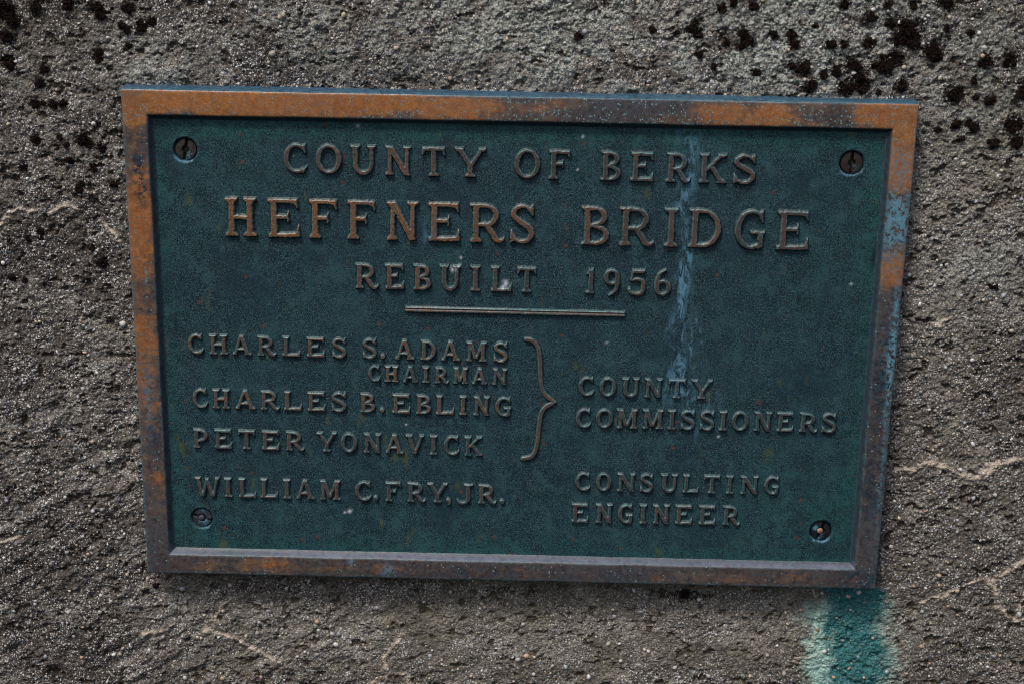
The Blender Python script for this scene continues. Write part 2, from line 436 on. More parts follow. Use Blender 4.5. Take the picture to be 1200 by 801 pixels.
MOSS = [(-0.3979, 0.2595, 0.00871), (-0.3919, 0.2518, 0.00737), (-0.3962, 0.2387, 0.00603), (-0.3727, 0.2612, 0.00603), (-0.3475, 0.2642, 0.00469), (-0.3266, 0.2614, 0.00536), (-0.3230, 0.2556, 0.00469), (-0.3010, 0.2619, 0.00536), (-0.2918, 0.2478, 0.00536), (-0.2837, 0.2518, 0.00335),
    (-0.3070, 0.2482, 0.00335), (-0.3032, 0.2443, 0.00268), (-0.3971, 0.2184, 0.00603), (-0.3688, 0.2136, 0.00402), (-0.3736, 0.2029, 0.00469), (-0.3781, 0.1869, 0.00402), (-0.3726, 0.1876, 0.00268), (-0.3634, 0.1865, 0.00402), (-0.3566, 0.1873, 0.00335), (-0.3267, 0.2269, 0.00402), (-0.3264, 0.2217, 0.00335),
    (-0.3794, 0.1592, 0.00469), (-0.3611, 0.1603, 0.00268), (-0.3443, 0.1593, 0.00603), (-0.3385, 0.1560, 0.00402), (-0.3286, 0.1521, 0.00402), (-0.3561, 0.1543, 0.00268), (-0.3542, 0.1427, 0.00335), (-0.3912, 0.1359, 0.00335), (-0.3356, 0.1370, 0.00335), (-0.3025, 0.2332, 0.00268),
    (-0.3466, 0.1230, 0.00335), (-0.3482, 0.1195, 0.00335), (-0.3201, 0.1242, 0.00335), (-0.3814, 0.0841, 0.00335), (-0.3928, 0.0775, 0.00268), (-0.3335, 0.0589, 0.00536), (-0.4070, 0.0453, 0.00335), (-0.3974, 0.0434, 0.00201), (-0.3410, 0.0715, 0.00268),
    (0.1326, 0.2542, 0.00603), (0.1361, 0.2497, 0.00402), (0.1699, 0.2516, 0.00469), (0.1743, 0.2439, 0.00536), (0.1693, 0.2406, 0.00335), (0.1580, 0.2436, 0.00335), (0.1527, 0.2693, 0.00402), (0.1621, 0.2746, 0.00402), (0.1778, 0.2717, 0.00402),
    (0.1382, 0.2342, 0.00335), (0.1491, 0.2252, 0.00268), (0.1013, 0.2530, 0.00335), (0.0446, 0.2461, 0.00335), (0.1822, 0.2213, 0.00335), (0.1197, 0.2507, 0.00201),
    (0.1942, 0.2501, 0.00335), (0.2072, 0.2510, 0.00402), (0.2103, 0.2433, 0.00402), (0.2249, 0.2578, 0.00268), (0.2377, 0.2438, 0.00469), (0.2482, 0.2433, 0.00335), (0.2464, 0.2742, 0.00402), (0.2666, 0.2650, 0.00536), (0.2669, 0.2456, 0.00469),
    (0.2788, 0.2742, 0.00335), (0.2813, 0.2607, 0.00335), (0.2947, 0.2552, 0.01005), (0.3006, 0.2475, 0.00670), (0.2902, 0.2474, 0.00536), (0.2981, 0.2751, 0.00402), (0.3225, 0.2775, 0.00536), (0.3177, 0.2394, 0.00804), (0.2887, 0.2343, 0.00670), (0.2800, 0.2296, 0.00804), (0.2565, 0.2285, 0.00603),
    (0.2181, 0.2245, 0.00536), (0.2094, 0.2270, 0.00335), (0.2438, 0.2231, 0.00469), (0.2628, 0.2149, 0.00871), (0.2520, 0.2101, 0.00670), (0.2250, 0.2115, 0.00603), (0.2348, 0.2209, 0.00335), (0.2958, 0.2135, 0.00536), (0.2772, 0.2079, 0.00201),
    (0.3250, 0.2577, 0.00335), (0.3436, 0.2541, 0.00335), (0.3573, 0.2343, 0.00603), (0.3762, 0.2347, 0.00603), (0.3504, 0.2185, 0.00268), (0.3352, 0.2070, 0.00804), (0.3524, 0.2054, 0.00268), (0.3638, 0.2030, 0.00469), (0.3875, 0.2087, 0.00536),
    (0.3401, 0.1839, 0.00469), (0.3506, 0.1841, 0.00402), (0.3542, 0.1815, 0.00402), (0.3836, 0.1841, 0.00804), (0.3870, 0.1714, 0.00603), (0.3706, 0.1698, 0.00469), (0.3445, 0.1726, 0.00268), (0.3259, 0.1796, 0.00268), (0.3834, 0.0542, 0.00268), (0.3799, 0.0548, 0.00201),
    (0.1482, -0.2220, 0.00469), (-0.3042, -0.2245, 0.00268)]

xs = np.concatenate([np.arange(-.80, -.475, .006), np.arange(-.475, .475, .00066), np.arange(.475, .80, .006)])
zs = np.concatenate([np.arange(-.62, -.345, .006), np.arange(-.345, .30, .00066), np.arange(.30, .58, .006)])
WX, WZ = np.meshgrid(xs, zs)
nx, nz = len(xs), len(zs)
cxm = (WX[:-1, :-1] + WX[1:, 1:]) / 2; czm = (WZ[:-1, :-1] + WZ[1:, 1:]) / 2
keep = ~((np.abs(cxm) < FW / 2 - .004) & (np.abs(czm) < FH / 2 - .004))
wf = grid_faces(nx, nz, keep)
used = np.unique(wf); mp = np.full(nx * nz, -1, np.int64); mp[used] = np.arange(len(used)); wf = mp[wf]
x = WX.ravel()[used]; z = WZ.ravel()[used]

# lower-left relief runs in slanted ridges, elsewhere it is even
diag = sstep(.10, -.25, x) * sstep(.10, -.12, z)
ca, sa = math.cos(.55), math.sin(.55)
xr, zr = (x * ca + z * sa), (-x * sa + z * ca)
mid = fbm(x, z, .012, 4, 5); midd = fbm(xr * .55, zr * 1.25, .011, 4, 9)
wd, wv = worley(x, z, .0024, 2); wd2, wv2 = worley(x, z, .0048, 5)
g1 = np.sqrt(np.clip(1 - (wd / .62) ** 2, 0, 1)) * (wv > .35)
g2 = np.sqrt(np.clip(1 - (wd2 / .45) ** 2, 0, 1)) * (wv2 > .72)
pn = fbm(x, z * 1.35, .0085, 4, 21, .6)
pit = sstep(.26, .46, pn)
smooth_zone = np.clip(blob(x, z, .02, -.27, .32, .055), 0, 1)
rough = 1 - .45 * smooth_zone
h = (.0016 * fbm(x, z, .11, 3, 1) + .0014 * mid * (1 - .5 * diag) + .0028 * midd * diag
     + .00075 * fbm(x, z, .0032, 3, 31) * rough + .00055 * g1 * rough * (.5 + wv) + .0008 * g2 * rough - .0026 * pit * rough + .0011 * fbm(x, z, .0062, 3, 23) * rough)

vein = np.zeros_like(x)
wobx = x + .0035 * fbm(x, z, .012, 4, 41, .6); wobz = z + .0035 * fbm(x, z, .012, 4, 45, .6)
for pl in VEINS:
    vd = seg_dist(wobx, wobz, pl)
    vein = np.maximum(vein, np.exp(-(vd / ((.0018 if pl is VEINS[0] else .0011) + .0014 * np.clip(.5 + vnoise(x, z, .012, 50), 0, 1.3))) ** 2))
h += .0012 * vein
# copper run-off below the lower right corner
sc = (0.2900, -0.2144); sc2 = (0.2986, -0.3047)
ctr = sc[0] + (z - sc[1]) / (sc2[1] - sc[1]) * (sc2[0] - sc[0])
below = sstep(sc[1] + .008, sc[1] + .001, z)
wx_ = x + .005 * fbm(x, z, .03, 3, 60) + .010 * fbm(x, z, .010, 4, 63, .6)
spread = sstep(sc[1], sc2[1], z) * .007
stain = below * sstep(.0350, .0110, np.abs(wx_ - ctr - .002))
pale = below * sstep(.048 + spread, .018, np.abs(wx_ - ctr + .003 + spread * .4)) * (1 - .6 * stain) * sstep(sc[1] + .004, sc[1] - .022, z)
# growth and grime
A = lambda px, r, k=1.0, rz=None: k * blob(x, z, px[0], px[1], r, rz)
lich = (A((-0.2874, 0.2191), .035, .7, .02) + A((-0.1771, 0.2537), .05, .55, .02) + A((-0.1248, 0.2319), .05, .5, .02) + A((-0.0328, 0.2596), .06, 1.0, .025) + A((-0.0063, 0.2374), .04, .9, .02) + A((0.0520, 0.2643), .06, 1.1, .02)
        + A((0.0264, 0.2412), .04, 1.1, .018) + A((0.0600, 0.2157), .05, .8, .012) + A((0.1184, 0.2364), .05, 1.0, .022) + A((0.2100, 0.2381), .05, 1.0, .04) + A((0.2472, 0.2646), .06, .9, .03)
        + A((0.3252, 0.1943), .05, .6, .03) + A((0.3706, 0.0722), .035, .6, .035) + A((0.3729, 0.2411), .04, .6, .03))
lich = np.clip(1.25 * lich, 0, 1.15) * sstep(-.32, .05, fbm(x, z, .018, 5, 70, .6))
h += .0007 * np.clip(lich, 0, 1) * sstep(-.1, .3, fbm(x, z, .0026, 3, 75))
ub = -FH / 2 - z                                                    # distance below the plaque's edge
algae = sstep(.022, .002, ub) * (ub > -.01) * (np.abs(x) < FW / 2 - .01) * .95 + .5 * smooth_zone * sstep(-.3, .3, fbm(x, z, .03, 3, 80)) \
        + A((0.3588, 0.1883), .03, .45, .045) + A((-0.3826, 0.2337), .05, .25, .05)
algae = np.clip(algae, 0, 1) * (1 - stain) * (1 - .7 * pale)
warm = np.clip(.75 * sstep(.30, .36, x) + .8 * smooth_zone + .35 * fbm(x, z, .06, 3, 85), 0, 1)
tone = np.clip(A((-0.1975, -0.2673), .09, .5, .035) + A((-0.2923, -0.2371), .03, .45, .02) + A((0.0751, -0.2603), .10, .55, .035) + A((-0.0572, -0.2637), .05, .3, .03) + A((0.2216, -0.2565), .05, .4, .04) + A((0.3443, 0.1341), .05, .55, .06) + A((0.3381, 0.0575), .04, .35, .05)
    + A((0.3383, -0.2535), .03, .4, .03) + A((0.3401, -0.0365), .03, .2, .05) + A((0.0592, 0.2418), .22, .35, .035) + A((-0.3034, 0.2287), .05, .25, .03) + A((-0.3562, -0.0822), .06, .25, .09) + A((0.3712, -0.1416), .05, .2, .05), 0, .8) * (.75 + .9 * np.clip(.5 + fbm(x, z, .035, 5, 120, .6), 0, 1))
tone = np.clip(tone + .5 * sstep(.05, .45, fbm(x, z, .028, 5, 125, .6)), 0, 1)
black = np.zeros_like(x)
for (bx, bz, br) in MOSS:
    q_ = np.where((np.abs(x - bx) < 4 * br) & (np.abs(z - bz) < 4 * br))[0]
    black[q_] = np.maximum(black[q_], np.exp(-((x[q_] - bx) ** 2 + (z[q_] - bz) ** 2) / (1.45 * br) ** 2) * .75)
for (p_, a_, b_, k_) in (((0.1468, -0.2236), .035, .008, .55), ((-0.0063, -0.2219), .02, .007, .5), ((-0.1964, -0.2250), .04, .006, .4), ((-0.0866, -0.2159), .06, .005, .35), ((0.2627, 0.2326), .07, .03, .30), ((0.3633, 0.2082), .04, .04, .26), ((-0.3565, 0.2277), .05, .04, .22), ((-0.3476, 0.1612), .04, .03, .18),
                         ((0.1700, 0.2503), .03, .03, .28), ((-0.1383, 0.2120), .12, .010, .18)):
    black = np.maximum(black, k_ * blob(x, z, p_[0], p_[1], a_, b_))
grime = np.clip(.55 * sstep(.205, .225, z) * (1 - .8 * np.clip(lich, 0, 1)) + .62 * sstep(-.30, -.34, x) * sstep(.22, .05, z) + .7 * fbm(x, z, .045, 5, 90, .6) + A((-0.1382, 0.2186), .12, .35, .02)
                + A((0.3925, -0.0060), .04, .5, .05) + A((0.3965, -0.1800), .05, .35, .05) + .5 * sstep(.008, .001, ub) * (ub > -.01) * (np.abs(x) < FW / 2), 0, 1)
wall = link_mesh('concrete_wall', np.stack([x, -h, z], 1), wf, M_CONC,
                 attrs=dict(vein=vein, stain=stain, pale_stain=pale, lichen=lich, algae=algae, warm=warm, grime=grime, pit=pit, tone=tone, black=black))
wall['label'] = 'rough weathered grey-brown concrete wall with exposed sand grains behind the bronze plaque'
wall['category'] = 'wall'

HG = np.zeros(nx * nz, np.float32); HG[used] = h; HG = HG.reshape(nz, nx)
def wall_h(px, pz):
    i = np.clip(np.searchsorted(xs, px), 0, nx - 1); j = np.clip(np.searchsorted(zs, pz), 0, nz - 1)
    return HG[j, i]

# exposed aggregate: small stones sitting half buried in the face
def ico():
    import bmesh
    bm = bmesh.new(); bmesh.ops.create_icosphere(bm, subdivisions=1, radius=1.0)
    v = np.array([q.co[:] for q in bm.verts]); f = np.array([[q.index for q in p.verts] for p in bm.faces]); bm.free()
    return v, f
IV, IF = ico()
N = 3600
px = RNG.uniform(-.47, .47, N); pz = RNG.uniform(-.34, .29, N)
rr = .0007 + .0013 * RNG.random(N) ** 2.2
rr[:170] = RNG.uniform(.0017, .0027, 170)
named = [(-0.3029, 0.2502, 0.00221), (-0.1916, 0.2287, 0.00402), (0.0373, 0.2525, 0.00234), (0.0180, 0.2365, 0.00234), (0.0345, 0.2336, 0.00201), (-0.0688, 0.2034, 0.00201), (0.2699, 0.2489, 0.00134), (0.3619, -0.1558, 0.00255), (-0.3817, -0.2532, 0.00268), (-0.3543, -0.2517, 0.00268),
         (-0.3133, -0.2876, 0.00268), (-0.4054, -0.3158, 0.00201), (-0.3440, -0.2409, 0.00201), (-0.1532, -0.2678, 0.00302), (-0.1480, -0.2676, 0.00268), (-0.1145, -0.2415, 0.00268), (0.3500, -0.0833, 0.00268), (0.3451, -0.0910, 0.00201), (-0.4137, 0.0573, 0.00268), (-0.3520, -0.0165, 0.00228), (-0.3562, -0.0484, 0.00241),
         (-0.4033, -0.0547, 0.00201), (-0.3897, -0.1235, 0.00214), (0.2804, 0.2329, 0.00268), (0.2754, 0.2380, 0.00268), (0.0489, -0.2947, 0.00268), (0.0213, -0.2863, 0.00228), (0.4222, -0.2742, 0.00201), (0.4070, -0.2828, 0.00234), (0.1199, -0.2771, 0.00268), (-0.4043, 0.0346, 0.00201), (0.0990, 0.2295, 0.00234), (0.0955, 0.2360, 0.00201),
         (0.3351, 0.0750, 0.00174), (0.3462, -0.1407, 0.00221), (0.3879, -0.1661, 0.00201), (-0.3113, -0.2199, 0.00302), (-0.3638, -0.2028, 0.00201), (-0.0462, -0.2618, 0.00201), (-0.1075, -0.2814, 0.00201)]
px = np.concatenate([px, [q[0] for q in named]]); pz = np.concatenate([pz, [q[1] for q in named]]); rr = np.concatenate([rr, [q[2] * .78 for q in named]])
ok = ~((np.abs(px) < FW / 2 + .001) & (np.abs(pz) < FH / 2 + .001))
px, pz, rr = px[ok], pz[ok], rr[ok]; N = len(px)
yy = -wall_h(px, pz)
pal = np.array([(.62, .62, .62), (.48, .50, .54), (.36, .38, .42), (.60, .52, .38), (.55, .38, .26), (.30, .29, .28), (.68, .68, .64), (.40, .36, .30)])
V = []; Fc = []; T = []
for k in range(N):
    s = rr[k] * RNG.uniform(.7, 1.25, 3); s[1] *= .75
    a = RNG.uniform(0, 6.28); c_, s_ = math.cos(a), math.sin(a)
    v = IV * (1 + RNG.uniform(-.22, .22, (len(IV), 1))) * s
    v = np.stack([v[:, 0] * c_ - v[:, 2] * s_, v[:, 1], v[:, 0] * s_ + v[:, 2] * c_], 1) + (px[k], yy[k] - rr[k] * .12, pz[k])
    V.append(v); Fc.append(IF + k * len(IV)); T.append(np.tile(pal[RNG.integers(len(pal))] * RNG.uniform(.7, 1.15), (len(IV), 1)))
peb = link_mesh('aggregate_stones', np.concatenate(V), np.concatenate(Fc), M_PEB, parent=wall, attrs=dict(tint=np.concatenate(T)), smooth=True)
peb['kind'] = 'stuff'

# ------------------------------------------------------------------ black moss tufts
def moss_clump(cx, cz, r, i):
    rg = np.random.default_rng(100 + i)
    n = int(50 + 10.0e6 * r * r)
    k = rg.integers(5, 10)
    ang = rg.uniform(0, 6.283, k); ro = rg.uniform(.35, 1.0, k)
    st_ = rg.uniform(.6, 1.0)
    offs = np.concatenate([[(0, 0)], np.stack([ro * np.cos(ang), st_ * ro * np.sin(ang)], 1)]) * r
    rad = np.concatenate([[.55], rg.uniform(.12, .42, k)]) * r
    w = rad ** 2 / (rad ** 2).sum()
    which = rg.choice(k + 1, n, p=w)
    rho = rg.random(n) ** .6 * rad[which] * 1.05; th = rg.uniform(0, 6.283, n)
    lx = offs[which, 0] + rho * np.cos(th); lz = offs[which, 1] + rho * np.sin(th)
    rn = np.clip(1 - (lx ** 2 + lz ** 2) / (r * r), 0, 1)
    base = -wall_h(cx + lx, cz + lz) + wall_h(cx, cz)
    ly = base + .0006 - (.0022 + .12 * r) * np.sqrt(rn) * rg.uniform(.35, 1.0, n)
    d = np.stack([lx / r * 1.2 + rg.normal(0, .55, n), -np.abs(rg.normal(.8, .5, n)), lz / r * 1.2 + rg.normal(0, .55, n)], 1)
    d /= np.linalg.norm(d, axis=1)[:, None]
    u = np.cross(d, rg.normal(0, 1, (n, 3))); u /= np.linalg.norm(u, axis=1)[:, None]
    v2 = np.cross(d, u)
    L = rg.uniform(.0008, .0019, n)[:, None]; wd_ = rg.uniform(.00035, .0008, n)[:, None]
    c = np.stack([lx, ly, lz], 1)
    # six-vertex bud: root, belt of four, tip
    V = np.stack([c - d * L * .6, c + u * wd_, c + v2 * wd_, c - u * wd_, c - v2 * wd_, c + d * L], 1).reshape(-1, 3)
    q = np.array([(0, 2, 1), (0, 3, 2), (0, 4, 3), (0, 1, 4), (5, 1, 2), (5, 2, 3), (5, 3, 4), (5, 4, 1)])
    Fq = (np.arange(n)[:, None, None] * 6 + q[None]).reshape(-1, 3)
    return V, Fq
CELLS = [   # test, place words, group
    (lambda a, b: b < -.19 and a < 0, 'under the left half of the plaque bottom edge'),
    (lambda a, b: b < -.19, 'under the right half of the plaque bottom edge'),
    (lambda a, b: a < -.368 and b > .225, 'in the top left corner of the wall'),
    (lambda a, b: a < -.28 and b > .225, 'along the top edge above the plaque left corner'),
    (lambda a, b: a < -.30 and b > .185, 'left of the plaque upper left corner'),
    (lambda a, b: a < -.30 and b > .13, 'beside the upper left screw level'),
    (lambda a, b: a < -.30, 'low on the wall left of the frame'),
    (lambda a, b: a < .16, 'above the plaque near its BERKS lettering'),
    (lambda a, b: a < .205 and b > .235, 'at the top above the word BERKS'),
    (lambda a, b: a < .205, 'just above the plaque over the word BERKS'),
    (lambda a, b: a < .26 and b > .232, 'high above the upper right screw'),
    (lambda a, b: a < .262, 'just above the upper right screw'),
    (lambda a, b: a < .315 and b > .232, 'high above the plaque right corner'),
    (lambda a, b: a < .315, 'just above the plaque right corner'),
    (lambda a, b: b > .215, 'in the wall top right corner'),
    (lambda a, b: b > .12, 'right of the plaque upper right corner'),
    (lambda a, b: True, 'low on the wall right of the frame')]
ORD = ['leftmost', 'second from left', 'third from left', 'fourth from left', 'fifth from left', 'sixth from left', 'seventh from left', 'eighth from left', 'ninth from left',
       'tenth from left', 'eleventh from left', 'twelfth from left', 'thirteenth from left', 'fourteenth from left']
cells = {}; BIGLAB = {}
for i, (mx, mz, mr) in enumerate(MOSS):
    if abs(mx) < FW / 2 and abs(mz) < FH / 2 + .003: mz = math.copysign(FH / 2 + .003, mz)
    V, Fq = moss_clump(mx, mz, mr * .92, i)
    o = link_mesh('moss_tuft', V, Fq, M_MOSS, loc=(mx, -wall_h(mx, mz), mz), smooth=False)
    o['category'] = 'moss'
    ci = next(k for k, c in enumerate(CELLS) if c[0](mx, mz))
    o['group'] = 'black moss tufts on the wall'
    cells.setdefault(ci, []).append((mx, mr, o)); BIGLAB[i] = o
for ci, L in cells.items():
    L.sort(key=lambda q: q[0])
    for k, (mx, mr, o) in enumerate(L):
        size = 'big' if mr > .0065 else ('middling' if mr > .0042 else 'small')
        o['label'] = (size + ' black moss tuft, ' + (ORD[min(k, 13)] + ' ' if len(L) > 1 else '') + CELLS[ci][1])
def relabel(pt, text):
    k = min(BIGLAB, key=lambda q: (MOSS[q][0] - pt[0]) ** 2 + (MOSS[q][1] - pt[1]) ** 2)
    BIGLAB[k]['label'] = text
relabel((0.2947, 0.2552), 'largest blackish moss cushion, in the upper right of the wall above the plaque corner')
relabel((0.2628, 0.2149), 'round blackish moss cushion resting against the plaque top edge near its right screw')
relabel((-0.3443, 0.1593), 'blackish moss cushion at the left, level with the plaque upper left screw')
relabel((-0.3335, 0.0589), 'lone blackish moss tuft left of the plaque, lowest dark cushion beside the frame')
relabel((0.3352, 0.2070), 'blackish moss cushion just right of the plaque upper right corner')
relabel((0.3836, 0.1841), 'dark moss cushion at the right edge of the wall above yellowish algae')
relabel((0.1482, -0.2220), 'dark moss patch hanging under the plaque bottom edge, right of the middle')
relabel((-0.3979, 0.2595), 'big blackish moss cushion in the top left corner of the wall')
relabel((0.1743, 0.2439), 'blackish moss cushion beside pale lichen above the word BERKS')

# ------------------------------------------------------------------ plaque
plaque = bpy.data.objects.new('bronze_plaque', None)
plaque.empty_display_size = .1
COL.objects.link(plaque)
plaque['label'] = 'cast bronze bridge plaque with raised frame and lettering reading COUNTY OF BERKS HEFFNERS BRIDGE'
plaque['category'] = 'plaque'

IXL, IXR = (-0.2962, 0.0004)[0], (0.2864, 0.0131)[0]
IN_L, IN_R = ((-0.2867, 0.1829)[0] + (-0.2856, -0.1828)[0]) / 2, ((0.2861, 0.1821)[0] + (0.2871, -0.1834)[0]) / 2
IN_T, IN_B = ((-0.2867, 0.1836)[1] + (0.2861, 0.1827)[1]) / 2, ((-0.2858, -0.1867)[1] + (0.2872, -0.1849)[1]) / 2
STREAK = [(0.1342, 0.1801), (0.1324, 0.1366), (0.1294, 0.1162), (0.1352, 0.0785), (0.1320, 0.0469), (0.1292, 0.0185), (0.1355, -0.0137), (0.1336, -0.0319), (0.1452, -0.0426), (0.1484, -0.0647), (0.1474, -0.0870)]
def patina_attrs(x, z):
    ex = np.minimum(x - IN_L, IN_R - x); ez = np.minimum(IN_T - z, z - IN_B)
    e = np.minimum(ex, ez)
    B = lambda p, r, k=1.0, rz=None: k * blob(x, z, p[0], p[1], r, rz)
    verd = .75 * sstep(.022, .002, e + .006 * fbm(x, z, .02, 3, 3)) + .5 * sstep(.030, .010, IN_T - z) \
        + B((-0.2307, 0.1463), .05, .35) + B((-0.2646, -0.1811), .05, .45) + B((-0.0281, -0.1597), .16, .30, .03) + B((0.2543, -0.1375), .06, .5) + B((0.2631, 0.1087), .05, .35, .09) + B((0.2554, -0.1528), .016, .5)
    d = seg_dist(x + .0035 * fbm(x, z, .018, 3, 7), z, STREAK)
    yk = [(0.1260, 0.1865)[1], (0.1279, 0.1466)[1], (0.1292, 0.1196)[1], (0.1312, 0.0784)[1], (0.1308, 0.0434)[1], (0.1325, 0.0079)[1], (0.1338, -0.0210)[1], (0.1404, -0.0427)[1], (0.1463, -0.0647)[1], (0.1471, -0.0811)[1]]
    prof_ = np.interp(-z, [-q for q in yk], [.75, .65, .85, 1.0, 1.0, .85, .75, .6, .35, 0])
    side_ = 1 + .55 * vnoise(x, z, .016, 12)
    wd_ = np.interp(-z, [-q for q in yk], [.0090, .0065, .0045, .0036, .0034, .0044, .0060, .0045, .0034, .0030])
    streak = prof_ * side_ * (.8 * np.exp(-(d / wd_) ** 2) + .22 * np.exp(-(d / (wd_ * 2.6)) ** 2))
    d2 = seg_dist(x + .0015 * fbm(x, z, .01, 2, 8), z, [(0.1452, 0.0260), (0.1482, 0.0082)])
    d3 = seg_dist(x + .0015 * fbm(x, z, .01, 2, 9), z, [(0.1394, 0.0187), (0.1419, -0.0027)])
    streak += .9 * np.exp(-(np.minimum(d2, d3) / .0014) ** 2)
    d4 = seg_dist(x, z, [(0.1352, 0.0785), (0.1338, 0.0659), (0.1326, 0.0491)])
    streak += .9 * np.exp(-(d4 / .0035) ** 2)
    ring = (0.1296, 0.0388); streak += 1.3 * np.exp(-((np.hypot((x - ring[0]), (z - ring[1]) * .9) - .0025) / .0007) ** 2)
    streak += B((-0.0689, 0.0916), .004, 1.0, .010) * .9 + B((0.1324, -0.0210), .012, .4, .012) + B((0.1597, -0.0423), .008, .45, .012) + B((0.1297, -0.0356), .010, .4, .010)
    streak += 1.1 * np.exp(-((z - IN_B - .001) / .003) ** 2) * .35
    fl = np.zeros_like(x)
    for p, r in (((0.0497, 0.1718), .0011), ((0.0737, 0.0059), .0010), ((0.0465, 0.1457), .0007), ((0.2653, 0.0582), .0010), ((0.1675, -0.0724), .0009), ((-0.0500, 0.0642), .0022), ((-0.0452, 0.0670), .0013), ((-0.0085, 0.0531), .0024),
                 ((-0.0105, 0.0503), .0015), ((-0.1349, -0.1453), .0017), ((-0.1391, -0.1470), .0010), ((-0.0439, 0.0733), .0009), ((-0.1746, 0.1521), .0006), ((-0.0877, -0.0679), .0008), ((-0.1268, 0.1483), .0006), ((-0.1244, 0.1764), .0012)):
        fl = np.maximum(fl, np.exp(-((x - p[0]) ** 2 + ((z - p[1])) ** 2) / (r * r)) * (.45 + .75 * (vnoise(x, z, .0011, 77) > -.1)))
    dk = B((-0.2850, 0.1140), .0022, 1.0, .004) + B((0.2248, 0.0454), .0015, 1.0, .005) + B((0.2814, 0.0794), .002, .9, .006) + B((-0.2728, 0.0134), .0012, .8, .009)
    return np.clip(verd, 0, 1), np.clip(streak, 0, 1.2), np.clip(fl, 0, 1), np.clip(dk, 0, 1)

# screws: position, radius, slot angle from vertical, has pin
SCREWS = [((-0.2589, 0.1554), .0088, math.radians(-11), None), ((0.2584, 0.1549), .0091, math.radians(-1), None),
          ((-0.2588, -0.1549), .0085, math.radians(71), 'grey'), ((0.2569, -0.1543), .0088, math.radians(-20), 'orange')]

# back plate
def field_sdf(x, z):
    d = np.full(x.shape, 9.0)
    for (p, r, a, k) in SCREWS:
        d = np.minimum(d, np.hypot(x - p[0], z - p[1]) - r * 1.05)
    return d
def field_h(d, x, z):
    und = .00022 * fbm(x, z, .05, 3, 11) + .00010 * fbm(x, z, .004, 3, 15)
    rimh = .00025 * np.exp(-((d - .0012) / .0010) ** 2)
    return FIELD + und + rimh - .0075 * sstep(.0002, -.0007, d)
V, Fq, d, fx, fz = hf(IN_L - .004, IN_R + .004, IN_B - .004, IN_T + .004, .0011, field_sdf, [.0003, -.0007], field_h)
ve, st, fl, dk = patina_attrs(fx, fz)
crust = np.exp(-((d - .0007) / .0009) ** 2)
lowside = np.zeros_like(d)
for (p, r, a, k) in SCREWS:
    lowside = np.maximum(lowside, (np.hypot(fx - p[0], fz - p[1]) < r * 1.5) * sstep(-.3 * r, -.9 * r, fz - p[1]))
st = np.clip(st + crust * lowside * 1.2, 0, 1.3)
link_mesh('back_plate', V, Fq, M_PAT, parent=plaque, attrs=dict(verd=ve, streak=st, fleck=fl, dark=dk))

# frame: rectangular loops of one mitred profile (offset 0..1 from outer to inner edge, depth)
def loop_rect(l, r, t, b, n1, n2):
    X = np.concatenate([np.linspace(l, r, n1, endpoint=False), np.full(n2, r), np.linspace(r, l, n1, endpoint=False), np.full(n2, l)])
    Z = np.concatenate([np.full(n1, t), np.linspace(t, b, n2, endpoint=False), np.full(n1, b), np.linspace(b, t, n2, endpoint=False)])
    return X, Z
oL, oR, oT, oB = -FW / 2 - .0008, FW / 2 + .0003, FH / 2 + .0008, -FH / 2 - .0015
prof = [(0, 0, -.004, 0, 0), (0, 0, .004, 0, 0), (0, 0, .010, 0, 0), (0, .0000, .0182, 0, .2), (0, .0002, .0196, 0, .6), (0, .0005, .0209, .0, .5), (0, .0008, .0216, .3, .8), (0, .0013, .02195, .85, .6), (0, .0024, FRONT, 1, .1)]
for k in range(1, 10): prof.append((k / 10, .0024 * (1 - k / 10), FRONT + .00015 * math.sin(k / 10 * 3.14), 1, 0))
prof += [(1, -.0012, FRONT, 1, .15), (1, -.0003, .0218, .9, .5), (1, .0002, .0213, .3, .5), (1, .0010, .0198, 0, .3), (1, .0020, .0182, 0, .1), (1, .0029, .0170, 0, .2), (1, .0038, .0162, 0, .5), (1, .0052, .0148, 0, 0)]
n1, n2 = 460, 300
PX, PY, PZ, FA, ED = [], [], [], [], []
for (t, off, dep, fa, ed) in prof:
    l = oL + (IN_L - oL) * t + off; r = oR + (IN_R - oR) * t - off; tt = oT + (IN_T - oT) * t - off; bb = oB + (IN_B - oB) * t + off
    X, Z = loop_rect(l, r, tt, bb, n1, n2)
    PX.append(X); PZ.append(Z); PY.append(np.full(len(X), dep)); FA.append(np.full(len(X), fa)); ED.append(np.full(len(X), ed))
fx = np.concatenate(PX); fz = np.concatenate(PZ); fy = np.concatenate(PY); FA = np.concatenate(FA); ED = np.concatenate(ED)
nl = 2 * (n1 + n2)
wob = .00035 * fbm(fx + fy * 3, fz, .03, 3, 33) + .00012 * fbm(fx, fz + fy, .005, 2, 35)
nx_, nz_ = np.sign(fx) * (np.abs(np.abs(fx) - FW / 2) < .03), np.sign(fz) * (np.abs(np.abs(fz) - FH / 2) < .03)
V = np.stack([fx + wob * nx_, -(fy + .5 * wob), fz + wob * nz_], 1)
i = np.arange(nl); Fq = np.concatenate([np.stack([k * nl + i, (k + 1) * nl + i, (k + 1) * nl + (i + 1) % nl, k * nl + (i + 1) % nl], 1) for k in range(len(prof) - 1)])
B = lambda p, r, k=1.0, rz=None: k * blob(fx, fz, p[0], p[1], r, rz)
